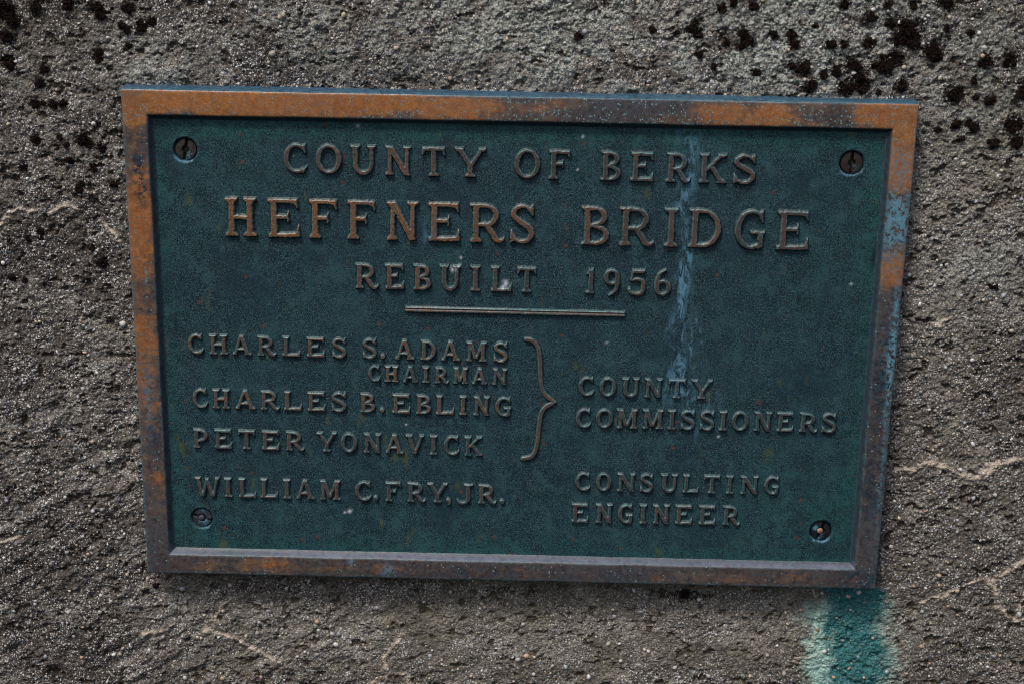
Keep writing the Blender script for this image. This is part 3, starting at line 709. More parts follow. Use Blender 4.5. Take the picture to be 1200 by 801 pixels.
worn = (B((-0.2342, 0.1970), .11, 1.1, .02) + B((-0.1229, 0.1959), .10, .75, .02) + B((-0.0052, 0.1948), .06, .35, .02) + B((0.1904, 0.1920), .10, .75, .02) + B((0.2945, 0.1908), .03, .9, .03) + B((0.2974, 0.1578), .02, .9, .035)
        + B((0.2982, 0.0730), .02, 1.0, .022) + B((-0.2967, 0.1926), .02, .8, .03) + B((-0.2985, 0.0986), .02, 1.0, .05) + B((-0.3003, 0.0003), .02, .65, .05) + B((-0.2963, -0.1253), .02, .35, .04)
        + B((-0.2351, -0.1932), .06, .48, .012) + B((-0.0705, -0.1954), .08, .22, .012) + B((0.1436, -0.1932), .05, .34, .01) + B((0.2147, -0.1930), .06, .42, .01) + B((0.2996, -0.1036), .012, .28, .06) + B((-0.2979, -0.0876), .02, .42, .10) + B((-0.1421, -0.1972), .08, .30, .012) + B((0.0296, -0.1945), .08, .22, .012))
dkm = (B((-0.2959, 0.1461), .006, .9, .022) + B((-0.2928, 0.1294), .005, 1.0, .016) + B((-0.2965, -0.0727), .007, .75, .05) + B((-0.2929, 0.0501), .006, .45, .04) + B((0.0873, 0.1966), .025, .5, .01) + B((0.2943, 0.0239), .004, 1.3, .012)
       + B((0.3017, 0.0241), .002, 1.2, .012) + B((0.2978, -0.0009), .010, .9, .025) + B((0.2969, -0.0225), .012, .8, .03) + B((0.2971, -0.0738), .014, .45, .05) + B((0.2953, -0.1188), .009, 1.1, .03) + B((0.2910, -0.1880), .02, .6, .02) + B((-0.0276, -0.1959), .10, .45, .01) + B((0.1010, -0.1966), .03, .5, .01)
       + B((0.2987, -0.1956), .02, .75, .012) + B((-0.2953, -0.1908), .012, .4, .012) + .12)
blue = (B((-0.2927, 0.0537), .0012, 1.3, .007) + B((0.2928, 0.1577), .005, .75, .012) + B((0.2990, 0.1545), .004, .4, .010) + B((0.2937, 0.1175), .006, .9, .022) + B((0.2983, 0.1094), .009, .7, .018) + B((0.2940, 0.0902), .010, .5, .022) + B((0.3013, 0.0134), .0025, 1.1, .05) + B((0.3012, -0.0737), .0016, .4, .08)
        + B((0.2991, -0.0009), .006, .5, .014) + B((-0.1034, -0.1962), .005, .9, .005) + B((-0.1334, -0.1891), .002, .9, .003) + B((-0.2743, 0.1812), .003, 1.0, .002) + B((-0.2557, 0.1848), .004, .9, .0012) + B((-0.2970, -0.0432), .004, .55, .03) + .10)
grey = (B((-0.2960, -0.0505), .012, .4, .06) + B((-0.2979, -0.1559), .010, .7, .035) + B((0.2964, -0.1492), .006, .6, .04) + B((0.2964, 0.0311), .012, .7, .012) + B((0.0600, 0.1961), .09, .55, .02) + B((-0.1621, 0.1984), .03, .3, .02) + B((-0.2995, 0.2023), .012, .8, .012)
        + B((0.1151, -0.1947), .12, .35, .012) + .15)
innerd = np.minimum(np.minimum(np.abs(fz - IN_T), np.abs(fz - IN_B)), 1)
spk = np.clip(.55 * sstep(.011, .001, np.abs(fz - IN_T)) + B((0.2812, 0.1938), .06, .4, .02) + B((0.2968, 0.1645), .02, .35, .05) + .16 + .2 * B((0.0599, 0.1993), .2), 0, .8)
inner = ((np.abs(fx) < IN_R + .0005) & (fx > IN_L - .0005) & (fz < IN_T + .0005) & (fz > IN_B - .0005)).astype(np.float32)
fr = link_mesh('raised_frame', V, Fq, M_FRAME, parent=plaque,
               attrs=dict(face=FA, edge=ED, worn=np.clip(worn, 0, 1.2), dark=np.clip(dkm, 0, 1.2), blue=np.clip(blue, 0, 1.1), grey=np.clip(grey, 0, 1), speck=spk, inner=inner, bevel_sheen=inner * sstep(.010, .004, fz - IN_B) * sstep(.0166, .0190, fy) * (.7 + .5 * fbm(fx, fz, .02, 3, 91))))

# ------------------------------------------------------------------ screws
MS = [make_screw_metal('brown_screw_metal', (.034, .025, .021), (.062, .048, .046)), make_screw_metal('dark_screw_metal', (.028, .020, .015), (.042, .034, .032)),
      make_screw_metal('grey_screw_metal', (.030, .034, .046), (.060, .055, .065), .7), make_screw_metal('blue_black_screw_metal', (.009, .011, .020), (.020, .022, .036), .6)]
M_PINO = make_screw_metal('copper_pin_metal', (.30, .15, .08), (.50, .33, .24)); M_PING = make_screw_metal('grey_pin_metal', (.05, .05, .07), (.11, .11, .14))
for k, (p, r, a, pin) in enumerate(SCREWS):
    ca, sa = math.cos(a), math.sin(a)
    hr = .0025 if pin is None else .0030
    def sd(x, z, r=r, ca=ca, sa=sa, hr=hr):
        u = x * ca + z * sa
        return np.maximum(np.hypot(x, z) - r, np.maximum(-(np.abs(u) - (.0008 if r > .0086 else .0006)), -(np.hypot(x, z) - hr)))
    def hh(d, x, z, r=r):
        q = np.hypot(x, z) / r
        return .0052 - .0006 * q ** 2 - .0045 * sstep(-.0006, .0002, d) + .0001 * fbm(x, z, .003, 3, 5)
    V, Fq, d, sx, sz = hf(-r - .0004, r + .0004, -r - .0004, r + .0004, .00035, sd, [-.0005, .0002], hh)
    V[:, 1] += 0.0
    ok = np.hypot(sx, sz) < r + .0003
    Fq = Fq[ok[Fq].all(1)]
    cr = np.exp(-((sx - .3 * r) ** 2 + (sz + .45 * r) ** 2) / (.3 * r) ** 2) * (.8 if k != 1 else .2) + .9 * sstep(-.75 * r, -.98 * r, sz) * (k != 1)
    if k == 3: cr = np.exp(-((sx + .5 * r) ** 2 + (sz - .3 * r) ** 2) / (.2 * r) ** 2) * 2.5 + .8 * np.exp(-((sx + .2 * r) ** 2 + (sz + .8 * r) ** 2) / (.2 * r) ** 2)
    V2, F2, at = compact(V, Fq, dict(crust=cr))
    so = link_mesh('screw', V2, F2, MS[k], parent=plaque, loc=(p[0], -(FIELD - .0062), p[1]), attrs=at)
    so['label'] = ['slotted screw with brown head and open centre hole', 'slotted screw with nearly upright slot and dark brown head', 'slotted screw with crosswise slot and grey centre pin', 'blue-black slotted screw with copper-coloured centre pin'][k]
    if pin:
        import bmesh
        bm = bmesh.new(); bmesh.ops.create_uvsphere(bm, u_segments=20, v_segments=10, radius=1)
        for v in bm.verts:
            v.co = Vector((v.co.x * .0026, v.co.y * .0013, v.co.z * .0026)) * (1 + .12 * math.sin(v.co.x * 5 + v.co.z * 7))
        me = bpy.data.meshes.new('centre_pin'); bm.to_mesh(me); bm.free()
        for f in me.polygons: f.use_smooth = True
        me.materials.append(M_PINO if pin == 'orange' else M_PING)
        po = bpy.data.objects.new('centre_pin', me); COL.objects.link(po); po.parent = so
        po.location = (-.0006, -.0046, -.0003)

# ------------------------------------------------------------------ raised lettering
def glyph(ch, w, s):
    """list of strokes in units of the cap height; x 0..w, y 0..1; s = stem width"""
    s = s * 1.22; t = s * .70; q = max(.055, .5 * (w * .48 - s)) if ch in 'H' else .085; sl = .085; P = []
    def poly(*p): P.append(('p', [tuple(a) for a in p]))
    def curve(pts, ws, n=6):
        pts = [np.array(a, float) for a in pts]; ws = list(ws)
        pp = [2 * pts[0] - pts[1]] + pts + [2 * pts[-1] - pts[-2]]; out = []; ow = []
        for k in range(1, len(pp) - 2):
            for j in range(n):
                u = j / n; a, b, c, d = pp[k - 1:k + 3]
                out.append(tuple(.5 * ((2 * b) + (c - a) * u + (2 * a - 5 * b + 4 * c - d) * u * u + (3 * b - a - 3 * c + d) * u ** 3))); ow.append(ws[k - 1] * (1 - u) + ws[k] * u)
        out.append(tuple(pts[-1])); ow.append(ws[-1]); P.append(('c', out, ow))
    def bowl(cx, cy, rx, ry, a0, a1, ws=None, n=20):
        o = []; W = []
        for j in range(n + 1):
            a = math.radians(a0 + (a1 - a0) * j / n)
            o.append((cx + rx * math.cos(a), cy + ry * math.sin(a)))
            W.append(t * .95 + (s - t * .95) * math.cos(a) ** 2)
        P.append(('c', o, W))
    def foot(cx, y, up, hl, hr, sw=s):
        d = 1 if up else -1
        poly((cx - hl, y), (cx + hr, y), (cx + hr, y + d * sl * .75), (cx + sw / 2, y + d * sl * 1.7), (cx - sw / 2, y + d * sl * 1.7), (cx - hl, y + d * sl * .75))
    def stem(cx, y0=0, y1=1, sw=s): poly((cx - sw / 2, y0), (cx + sw / 2, y0), (cx + sw / 2, y1), (cx - sw / 2, y1))
    def bar(x0, x1, y, th=None):
        th = th or t; poly((x0, y - th / 2), (x1, y - th / 2), (x1, y + th / 2), (x0, y + th / 2))
    def line(x0, y0, x1, y1, sw):                              # diagonal with horizontal ends; sw = true thickness
        L = math.hypot(x1 - x0, y1 - y0); hx = sw / 2 * L / abs(y1 - y0)
        poly((x0 - hx, y0), (x0 + hx, y0), (x1 + hx, y1), (x1 - hx, y1))
    e = .07
    if ch == 'I':
        hw = w / 2; stem(hw); foot(hw, 0, 1, hw, hw); foot(hw, 1, 0, hw, hw)
    elif ch in 'EFL':
        cx = e + s / 2; stem(cx)
        if ch != 'L':
            poly((0, 1), (w * .96, 1), (w * .98, .73), (w * .98 - .045, .73), (w * .96 - t * .75, 1 - t * 1.15), (cx, 1 - t), (0, 1 - t * .85))
            poly((cx, .53 + t / 2), (w * .60, .53 + t * .5), (w * .62, .66), (w * .62 + .04, .66), (w * .62 + .04, .38), (w * .62, .38), (w * .60, .53 - t / 2), (cx, .53 - t / 2))
            foot(cx, 1, 0, cx, s / 2)
        else: foot(cx, 1, 0, cx, s / 2 + e)
        if ch != 'F':
            poly((0, 0), (w, 0), (w, .31), (w - .045, .31), (w - t * .95, t * 1.15), (cx, t), (0, t * .85)); foot(cx, 0, 1, cx, s / 2)
        else: foot(cx, 0, 1, cx, s / 2 + e)
    elif ch == 'H':
        hl = min(.085, w * .12); a = hl + s / 2; b = w - hl - s / 2
        for c in (a, b): stem(c); foot(c, 0, 1, hl + s / 2, hl + s / 2); foot(c, 1, 0, hl + s / 2, hl + s / 2)
        bar(a, b, .5)
    elif ch == 'T':
        stem(w / 2); foot(w / 2, 0, 1, s / 2 + .09, s / 2 + .09)
        poly((0, 1), (w, 1), (w, .70), (w - .05, .70), (w - t * .9, 1 - t * 1.1), (t * .9, 1 - t * 1.1), (.05, .70), (0, .70))
    elif ch == 'A':
        f = .10; ap = w * .49
        line(f + .02, 0, ap - s * .15, 1, t * 1.05); line(w - f - s * .45, 0, ap + .0, 1, s); bar(w * .25, w * .72, .31)
        foot(f + .02, 0, 1, f + .02, .12, t); foot(w - f - s * .45, 0, 1, s * .5 + .06, f + s * .45)
        poly((ap - .09, .93), (ap + .06, .93), (ap + .03, 1.02), (ap - .05, 1.02))
    elif ch == 'V':
        line(.10 + s * .4, 1, w * .5, 0, s); line(w - .12, 1, w * .52, 0, t * 1.05)
        foot(.10 + s * .4, 1, 0, .10 + s * .4, s * .5 + .07); foot(w - .13, 1, 0, .12, .13, t)
    elif ch == 'W':
        a, b = .09 + s * .35, w - .11; c = w * .5
        line(a, 1, w * .29, 0, s * .92); line(c, .95, w * .31, 0, t); line(c - .03, .95, w * .71, 0, s * .92); line(b, 1, w * .73, 0, t)
        foot(a, 1, 0, a, .14); foot(b, 1, 0, .13, .11, t)
    elif ch == 'Y':
        stem(w * .5, 0, .46); foot(w * .5, 0, 1, s / 2 + .09, s / 2 + .09)
        line(.08 + s * .4, 1, w * .5, .38, s * .95); line(w - .12, 1, w * .52, .38, t * 1.1)
        foot(.08 + s * .45, 1, 0, .08 + s * .45, s * .5 + .06); foot(w - .13, 1, 0, .13, .13, t)
    elif ch == 'N':
        a, b = .085 + t * .55, w - .085 - t * .55
        stem(a, 0, 1, t * 1.1); stem(b, 0.02, 1, t * 1.1); line(a, .99, b + .01, 0, s * 1.05)
        foot(a, 0, 1, a, .13, t); foot(b, 1, 0, .14, w - b, t); foot(a - .02, 1, 0, a - .02, .05, t)
    elif ch == 'M':
        a, b = .09 + t * .5, w - .08 - s * .5; c = w * .47
        stem(a, 0, 1, t * 1.1); stem(b, 0, 1, s); line(a + .03, 1, c, .12, s * .95); line(b - .03, 1, c + .02, .12, t)
        foot(a, 0, 1, a, .13, t); foot(b, 0, 1, s / 2 + .08, w - b); foot(a, 1, 0, a, .06, t); foot(b, 1, 0, .07, w - b)
    elif ch == 'K':
        cx = e + s / 2; stem(cx); foot(cx, 0, 1, cx, s / 2 + e); foot(cx, 1, 0, cx, s / 2 + e)
        line(w * .80, .97, cx + .03, .40, t); line(w * .44, .58, w - .10 - s * .3, .03, s * .95)
        foot(w - .10 - s * .4, 0, 1, s * .5 + .05, .10 + s * .4); foot(w * .80, 1, 0, .14, w * .20 - .01, t)
    elif ch in 'RBPD':
        cx = e + s / 2; stem(cx); poly((0, 1), (cx, 1), (cx + s / 2, 1 - sl), (cx, 1 - sl * 1.6), (0, 1 - sl * .75))
        if ch == 'D':
            rx = w - s / 2 - w * .42; bowl(w * .42, .5, rx, .5 - t / 2, -90, 90); bar(cx, w * .42, t / 2); bar(cx, w * .42, 1 - t / 2)
            poly((0, 0), (cx, 0), (cx + s / 2, sl * 1.4), (cx - s / 2, sl * 1.4), (0, sl * .75))
        elif ch == 'B':
            x1 = w * .46; bowl(x1, .74, w * .95 - s / 2 - x1 - .02, .26 - t / 2, -90, 90); bowl(x1, .265, w - s / 2 - x1, .265 - t / 2 + .01, -90, 90)
            bar(cx, x1, 1 - t / 2); bar(cx, x1, .505, t * .9); bar(cx, x1, t / 2); poly((0, 0), (cx, 0), (cx, sl * 1.4), (cx - s / 2, sl * 1.4), (0, sl * .75))
        else:
            k = 1.0 if ch == 'P' else .84; x1 = w * .42; mid = .46 if ch == 'R' else .40; ry = (1 - mid - t) / 2 + t * .25
            bowl(x1, 1 - t / 2 - ry, k * w - s / 2 - x1, ry, -90, 90); bar(cx, x1, 1 - t / 2); bar(cx, x1, 1 - t / 2 - 2 * ry)
            foot(cx, 0, 1, cx, s / 2 + e)
            if ch == 'R': curve([(w * .46, 1 - t / 2 - 2 * ry), (w * .60, .30), (w * .74, .10), (w * .88, .05), (w * .975, .12)], [s * .8, s * 1.0, s * .95, s * .7, s * .35])
    elif ch == 'O':
        bowl(w / 2, .5, w / 2 - s / 2, .515 - t / 2, 0, 360, n=36)
    elif ch in 'CG':
        rx = w * .56 - s / 2; cx = s / 2 + rx
        bowl(cx, .5, rx, .515 - t / 2, 52, 300 if ch == 'C' else 298, n=30)
        poly((w * .90 - .02, 1.0), (w * .94, 1.0), (w * .94, .66), (w * .94 - .05, .66), (w * .80 - .02, .84), (w * .72, .90))
        if ch == 'C': curve([(cx + rx * .5, t * .35 + .02), (w * .84, .10), (w * .97, .24)], [t * 1.1, t, t * .5])
        else:
            stem(w * .86 - s * .1, .02, .40, s * .9); bar(w * .52, w, .42, t * .85); curve([(cx + rx * .46, .05), (w * .78, .06)], [t, t])
            poly((w * .62, .02), (w * .80, .0), (w * .80, .14), (w * .70, .12))
    elif ch == 'S':
        a, b = s * .5, w - s * .5; m = w * .5
        curve([(b - .01, .80), (m + .16 * w, .93), (m - .10 * w, .945), (a + .02, .83), (a + .02, .68), (m - .02, .54), (b - .05, .40), (b, .24), (m + .2 * w, .075), (m - .08 * w, .05), (a + .02, .13), (a - .01, .24)],
              [t * .7, t * .9, t, s * .85, s * .95, s, s, s * .95, t * 1.1, t, t * .9, t * .7])
        poly((b - .01, 1.0), (w - .03, 1.0), (w - .03, .68), (w - .075, .68), (b - .10, .86)); poly((0, 0), (.05, 0), (a + .10, .12), (.06, .34), (.01, .34))
    elif ch == 'U':
        a, b = .085 + s / 2, w - .085 - t / 2; m = (a + b) / 2; r = (b - a) / 2; yb = .36
        stem(a, yb, 1); stem(b, yb, 1, t * 1.1); o = []; W = []
        for j in range(21):
            an = math.pi + math.pi * j / 20; o.append((m + r * math.cos(an), yb + (yb - t / 2 + .01) * math.sin(an))); W.append(s + (t * 1.1 - s) * j / 20)
        P.append(('c', o, W)); foot(a, 1, 0, a, s / 2 + .07); foot(b, 1, 0, t / 2 + .09, w - b, t)
    elif ch == 'J':
        a = w * .68; stem(a, .3, 1); foot(a, 1, 0, s / 2 + .12, w - a)
        curve([(a, .36), (a - .01, .16), (w * .46, .02), (w * .20, .03), (w * .04, .18)], [s, s * .95, t, t * 1.3, t * .6])
    elif ch == '1':
        a = w * .60; stem(a, 0, .98); foot(a, 0, 1, a - .02, w - a); poly((a + s / 2, 1.0), (a - s * .2, .97), (.04, .80), (.06, .72), (a, .80))
    elif ch in '96':
        o = [(w - s / 2 - .0, .66), (w * .5, 1 - t / 2), (s / 2, .68), (w * .46, .36), (w - s / 2, .62)]
        cyc = (w / 2, .67); rx = w / 2 - s / 2; ry = .33 - t / 2
        f = (lambda p: p) if ch == '9' else (lambda p: (w - p[0], .97 - p[1]))
        pp = [(cyc[0] + rx * math.cos(j * math.pi / 14), cyc[1] + ry * math.sin(j * math.pi / 14)) for j in range(29)]
        P.append(('c', [f(a) for a in pp], [t + (s - t) * math.cos(j * math.pi / 14) ** 2 for j in range(29)]))
        curve([f(a) for a in [(w - s / 2, .62), (w - s * .55, .40), (w * .72, .14), (w * .36, -.04)]], [s, s * .95, t * 1.1, t * .6])
    elif ch == '5':
        poly((w * .20, 1), (w * .93, 1), (w * .98, 1.04), (w * .93, .84), (w * .30, .84)); line(w * .27, 1, w * .16, .56, t * .8)
        curve([(w * .14, .56), (w * .45, .62), (w * .80, .54), (w - s / 2, .32), (w * .78, .09), (w * .42, .03), (w * .12, .10), (w * .05, .20)], [t * .7, t, s * .9, s, s * .9, t, t * 1.1, t * 1.2])
    elif ch == '.':
        P.append(('c', [(w / 2, .14), (w / 2, .141)], [.26, .26]))
    elif ch == ',':
        P.append(('c', [(w / 2, .14), (w / 2, .141)], [.24, .24])); curve([(w * .72, .14), (w * .70, -.02), (w * .40, -.14)], [.14, .12, .04])
    return P

def poly_sdf(x, y, p):
    d = np.full(x.shape, 1e9); ins = np.zeros(x.shape, bool); n = len(p)
    for i in range(n):
        ax, ay = p[i]; bx, by = p[i - 1]
        ex, ey = bx - ax, by - ay; L = ex * ex + ey * ey + 1e-12
        u = np.clip(((x - ax) * ex + (y - ay) * ey) / L, 0, 1)
        d = np.minimum(d, (x - ax - u * ex) ** 2 + (y - ay - u * ey) ** 2)
        if ay != by:
            c = ((ay > y) != (by > y)) & (x < (bx - ax) * (y - ay) / (by - ay) + ax)
            ins ^= c
    return np.where(ins, -1, 1) * np.sqrt(d)
def glyph_sdf(P):
    def f(x, y):
        d = np.full(x.shape, 1e9)
        for it in P:
            d = np.minimum(d, poly_sdf(x, y, it[1]) if it[0] == 'p' else seg_dist(x, y, it[1], it[2]))
        return d
    return f

ROWS = [
    (23.13, 0.155, 'C -173.0 139.0 18.6|O -147.1 138.8 19.9|U -120.4 138.7 20.2|N -93.0 138.6 20.6|T -65.4 138.4 18.2|Y -37.0 138.3 24.5|O 7.3 138.1 21.2|F 32.5 137.9 17.2|B 72.2 137.7 15.8|E 96.3 137.6 17.8|R 124.5 137.4 19.5|K 151.3 137.3 21.4|S 175.8 137.2 17.1'),
    (31.30, 0.135, 'H -217.3 87.3 24.9|E -183.2 87.2 25.3|F -152.0 87.0 23.2|F -121.9 86.9 22.7|N -89.8 86.7 25.0|E -57.3 86.6 24.8|R -23.1 86.4 27.9|S 4.3 86.3 19.5|B 61.7 86.0 22.3|R 94.3 85.9 27.2|I 121.0 85.7 11.1|D 147.3 85.6 25.7|G 182.9 85.4 24.1|E 216.4 85.3 24.4'),
    (20.76, 0.165, 'R -118.4 46.7 18.3|E -96.2 46.7 15.2|B -74.4 46.6 14.4|U -52.4 46.6 16.9|I -32.0 46.5 8.1|L -11.6 46.5 16.9|T 8.7 46.4 15.2|1 58.7 46.3 7.6|9 75.9 46.3 13.3|5 96.2 46.3 13.7|6 116.4 46.2 13.7'),
    (16.48, 0.175, 'C -257.3 -10.7 12.8|H -238.9 -10.8 15.2|A -219.9 -10.9 15.9|R -199.9 -11.1 15.2|L -180.2 -11.2 14.7|E -160.4 -11.3 14.5|S -141.3 -11.5 12.7|S -116.8 -11.6 11.0|. -106.3 -11.7 4.1|A -88.5 -11.8 15.1|D -69.7 -11.9 12.6|A -51.4 -12.0 15.8|M -30.8 -12.2 16.5|S -11.3 -12.3 11.0'),
    (13.71, 0.190, 'C -113.4 -31.0 9.7|H -99.3 -31.1 11.5|A -83.9 -31.1 12.4|I -71.6 -31.2 5.7|R -58.7 -31.3 11.5|M -43.5 -31.3 12.1|A -27.9 -31.4 12.6|N -11.8 -31.5 12.1'),
    (16.42, 0.175, 'C -255.6 -56.8 12.2|H -238.5 -56.9 14.6|A -218.5 -57.0 16.9|R -198.5 -57.1 15.7|L -180.0 -57.2 15.1|E -160.7 -57.4 14.8|S -142.3 -57.5 12.2|B -118.8 -57.6 12.3|. -107.2 -57.7 4.6|E -91.6 -57.8 14.3|B -73.3 -57.9 12.4|L -55.9 -58.0 14.2|I -41.3 -58.1 6.2|N -26.1 -58.2 13.5|G -8.6 -58.4 13.3'),
    (16.75, 0.175, 'P -256.8 -91.8 12.3|E -238.0 -91.9 14.9|T -218.8 -92.0 14.1|E -199.2 -92.2 14.0|R -179.0 -92.3 15.2|Y -152.8 -92.5 17.0|O -134.6 -92.7 13.8|N -115.4 -92.8 14.6|A -97.2 -92.9 15.4|V -80.7 -93.0 15.6|I -65.1 -93.2 6.2|C -50.5 -93.2 12.6|K -32.3 -93.4 15.1'),
    (17.18, 0.175, 'W -252.8 -134.8 20.9|I -235.5 -134.8 6.7|L -219.5 -134.9 15.0|L -201.6 -135.0 14.2|I -186.7 -135.0 6.7|A -171.4 -135.1 15.6|M -150.7 -135.2 17.3|C -123.5 -135.3 13.6|. -112.9 -135.3 4.7|F -98.2 -135.4 13.5|R -79.3 -135.5 15.3|Y -62.0 -135.5 17.4|, -52.9 -135.6 5.6|J -38.9 -135.6 13.9|R -20.7 -135.7 15.3|. -8.3 -135.8 4.5'),
    (16.29, 0.175, 'C 58.5 -39.5 12.6|O 75.9 -39.6 13.8|U 94.3 -39.7 14.5|N 112.7 -39.7 14.5|T 131.6 -39.8 13.8|Y 151.8 -39.9 17.4'),
    (16.63, 0.175, 'C 56.8 -66.9 12.3|O 74.0 -66.8 13.4|M 92.6 -66.8 17.0|M 113.5 -66.7 16.8|I 128.8 -66.7 6.2|S 141.7 -66.7 11.2|S 157.5 -66.7 11.9|I 170.4 -66.6 6.9|O 184.2 -66.6 14.7|N 202.7 -66.6 14.5|E 220.8 -66.5 13.8|R 239.6 -66.5 14.9|S 256.5 -66.5 12.3'),
    (16.03, 0.175, 'C 58.0 -122.1 12.3|O 75.2 -122.1 12.9|N 93.8 -122.1 14.4|S 110.6 -122.1 11.1|U 129.1 -122.0 14.0|L 147.0 -122.0 13.2|T 164.1 -122.0 13.3|I 179.0 -122.0 6.4|N 195.3 -122.0 15.5|G 213.3 -121.9 12.6'),
    (17.04, 0.175, 'E 56.5 -150.7 14.1|N 76.6 -150.6 14.3|G 94.1 -150.5 12.4|I 108.8 -150.4 6.4|N 124.0 -150.3 14.1|E 142.5 -150.2 14.4|E 161.9 -150.1 13.7|R 181.8 -150.0 14.7'),
]
WORN = [.24, .80, .22, .45, .30, .40, .15, .15, .12, .18, .08, .08]
for ri, (H, S, txt) in enumerate(ROWS):
    Hm = H / 1000
    cell = max(.00042, Hm * .022)
    RH = .0030 if H > 28 else (.0027 if H > 18 else .0023)
    proto = {}
    rs = np.random.default_rng(ri)
    items = [q.split() for q in txt.split('|')]
    byc = {}
    for c, *_n in items: byc.setdefault(c, []).append(float(_n[2]))
    for c, cx_, zb, w_ in items:
        cx_, zb = float(cx_) / 1000, float(zb) / 1000
        wu = float(np.mean(byc[c])) / H                          # width in cap heights
        if c in '.,': wu = .30
        if c not in proto:
            base = glyph_sdf(glyph(c, wu, S))
            sdf = lambda X, Z, b=base, w=wu: Hm * (b(X / Hm + w / 2, Z / Hm) + .010 * vnoise(X, Z, .0016, 5 + ri)) + .0002
            top_d, foot_d = -.00038, .00030
            def hgt(d, X, Z):
                a = sstep(foot_d, top_d, d)
                return FIELD + RH * (.72 * a + .28 * np.clip((foot_d - d) / (foot_d - top_d), 0, 1)) + .00012 * vnoise(X, Z, .002, 9) * a + .00035 * sstep(.0016, .0, d) - .0006 * sstep(.0006, .0022, d) - .00005
            V, Fq, d, gx_, gz_ = hf(-Hm * (wu / 2 + .12), Hm * (wu / 2 + .12), -Hm * .28 if c in ',9' else -Hm * .12, Hm * 1.14, cell, sdf, [foot_d, top_d], hgt, cut=.0013)
            proto[c] = (V, Fq, d)
        V, Fq, d = proto[c]
        V2, F2, at = compact(V, Fq, dict(d=d))
        dd = at['d']; wx2 = V2[:, 0] + cx_; wz2 = V2[:, 2] + zb
        top = sstep(.0000, -.0004, dd)
        rim = np.exp(-((dd + .00020) / .00042) ** 2)
        _, stv, flv, _ = patina_attrs(wx2, wz2)
        wv_ = np.clip(WORN[ri] * (1.15 - .95 * sstep(-.08, .12, wx2)) + .12 * rs.normal() + .25 * fbm(wx2, wz2, .02, 2, 3), 0, 1)
        nm = 'full_stop' if c == '.' else ('comma' if c == ',' else ('digit' if c.isdigit() else 'letter'))
        o = link_mesh(nm, V2, F2, M_LET, parent=plaque, loc=(cx_, 0, zb), attrs=dict(top=top, rim=rim, foot_shade=.85 * sstep(.0001, .0004, dd), worn=wv_, streak=stv, fleck=flv))
        o.rotation_euler = (0, rs.normal(0, .008), 0)

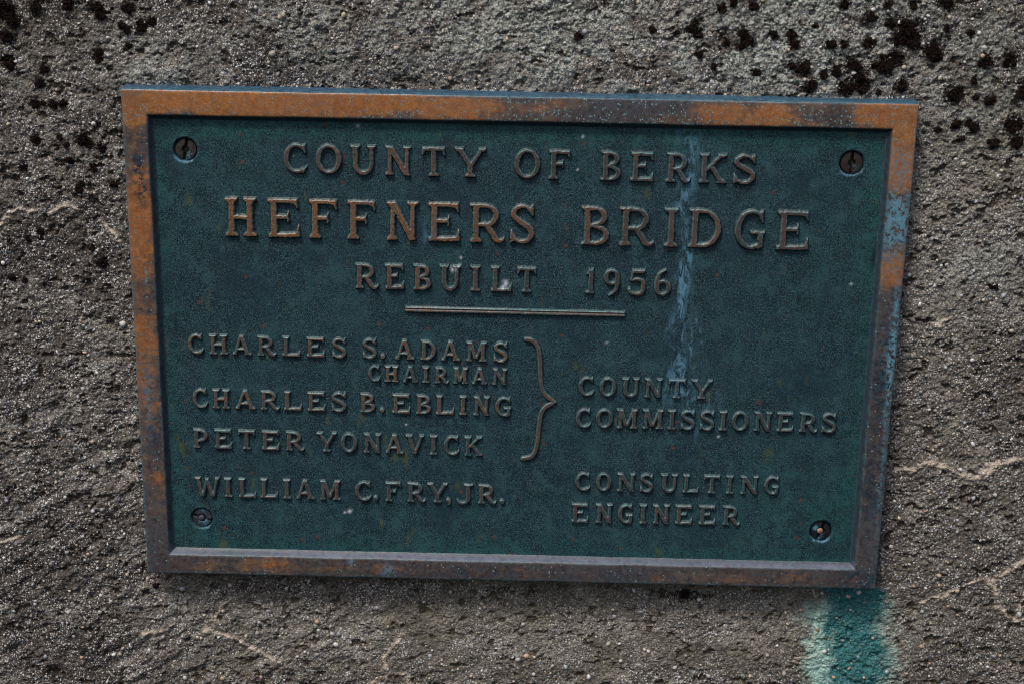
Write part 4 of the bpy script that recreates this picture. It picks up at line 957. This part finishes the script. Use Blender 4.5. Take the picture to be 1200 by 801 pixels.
# ------------------------------------------------------------------ divider bar and curly brace
def relief_part(name, pts, ws, rh, groove=False, cell=.0005):
    pts = [np.array(p) for p in pts]; c0 = sum(pts) / len(pts)
    P = [tuple(p - c0) for p in pts]
    xs_ = [p[0] for p in P]; zs_ = [p[1] for p in P]; m_ = max(ws) / 2 + .0025
    if groove:
        (ax, az), (bx, bz) = P[0], P[-1]; L = math.hypot(bx - ax, bz - az); ux, uz = (bx - ax) / L, (bz - az) / L; hw = ws[0] / 2
        sdf = lambda X, Z: np.maximum(np.abs((X - ax) * ux + (Z - az) * uz - L / 2) - L / 2, np.abs(-(X - ax) * uz + (Z - az) * ux) - hw)
        tr = lambda X, Z: (-(X - ax) * uz + (Z - az) * ux) / hw
    else:
        sdf = lambda X, Z: seg_dist(X, Z, P, ws)
    def hg(d, X, Z):
        a = FIELD + rh * sstep(.0003, -.0005, d) - .0006 * sstep(.0006, .0020, d) + .0001 * vnoise(X, Z, .002, 3)
        if groove: a = a - .0007 * np.exp(-((tr(X, Z) - .15) / .22) ** 2) * (d < -.0003)
        return a
    V, Fq, d, X, Z = hf(min(xs_) - m_, max(xs_) + m_, min(zs_) - m_, max(zs_) + m_, cell, sdf, [.0003, -.0005], hg, cut=.0012)
    V, Fq, at = compact(V, Fq, dict(d=d)); dd = at['d']
    wx2, wz2 = V[:, 0] + c0[0], V[:, 2] + c0[1]
    _, stv, flv, _ = patina_attrs(wx2, wz2)
    wv_ = np.clip(.3 + .3 * fbm(wx2, wz2, .02, 2, 3), 0, 1)
    link_mesh(name, V, Fq, M_LET, parent=plaque, loc=(c0[0], 0, c0[1]),
              attrs=dict(foot_shade=.85 * sstep(.0001, .0004, dd), top=sstep(-.0001, -.0005, dd), rim=np.exp(-((dd + .0004) / .0003) ** 2) + (.2 if groove else 0), worn=wv_, streak=stv, fleck=flv))
relief_part('divider_bar', [(-0.0879, 0.0304), (0.0875, 0.0300)], [.0044, .0044], .0026, True)
bp = [(0.0090, 0.0072), (0.0141, 0.0063), (0.0180, 0.0020), (0.0201, -0.0070), (0.0210, -0.0207), (0.0222, -0.0323), (0.0253, -0.0388), (0.0300, -0.0428), (0.0345, -0.0451)]
bq = [(0.0345, -0.0451), (0.0301, -0.0469), (0.0255, -0.0500), (0.0223, -0.0558), (0.0209, -0.0669), (0.0200, -0.0789), (0.0182, -0.0883), (0.0147, -0.0932), (0.0081, -0.0950)]
def cat(pts, n=5):
    pts = [np.array(p) for p in pts]; pp = [2 * pts[0] - pts[1]] + pts + [2 * pts[-1] - pts[-2]]; o = []
    for k in range(1, len(pp) - 2):
        a, b, c, d = pp[k - 1:k + 3]
        for j in range(n):
            u = j / n; o.append(.5 * ((2 * b) + (c - a) * u + (2 * a - 5 * b + 4 * c - d) * u * u + (3 * b - a - 3 * c + d) * u ** 3))
    return o + [pts[-1]]
c1 = cat(bp); c2 = cat(bq)
relief_part('curly_brace', c1 + c2[1:], [.0037] * (len(c1) - 4) + [.0026, .0020, .0014, .0010] + [.0014, .0020, .0026] + [.0037] * (len(c2) - 4), .0024)
print('tris', sum(len(o.data.polygons) * (2 if len(o.data.polygons) and len(o.data.polygons[0].vertices) == 4 else 1) for o in COL.objects if o.type == 'MESH'), 'objects', len(COL.objects))
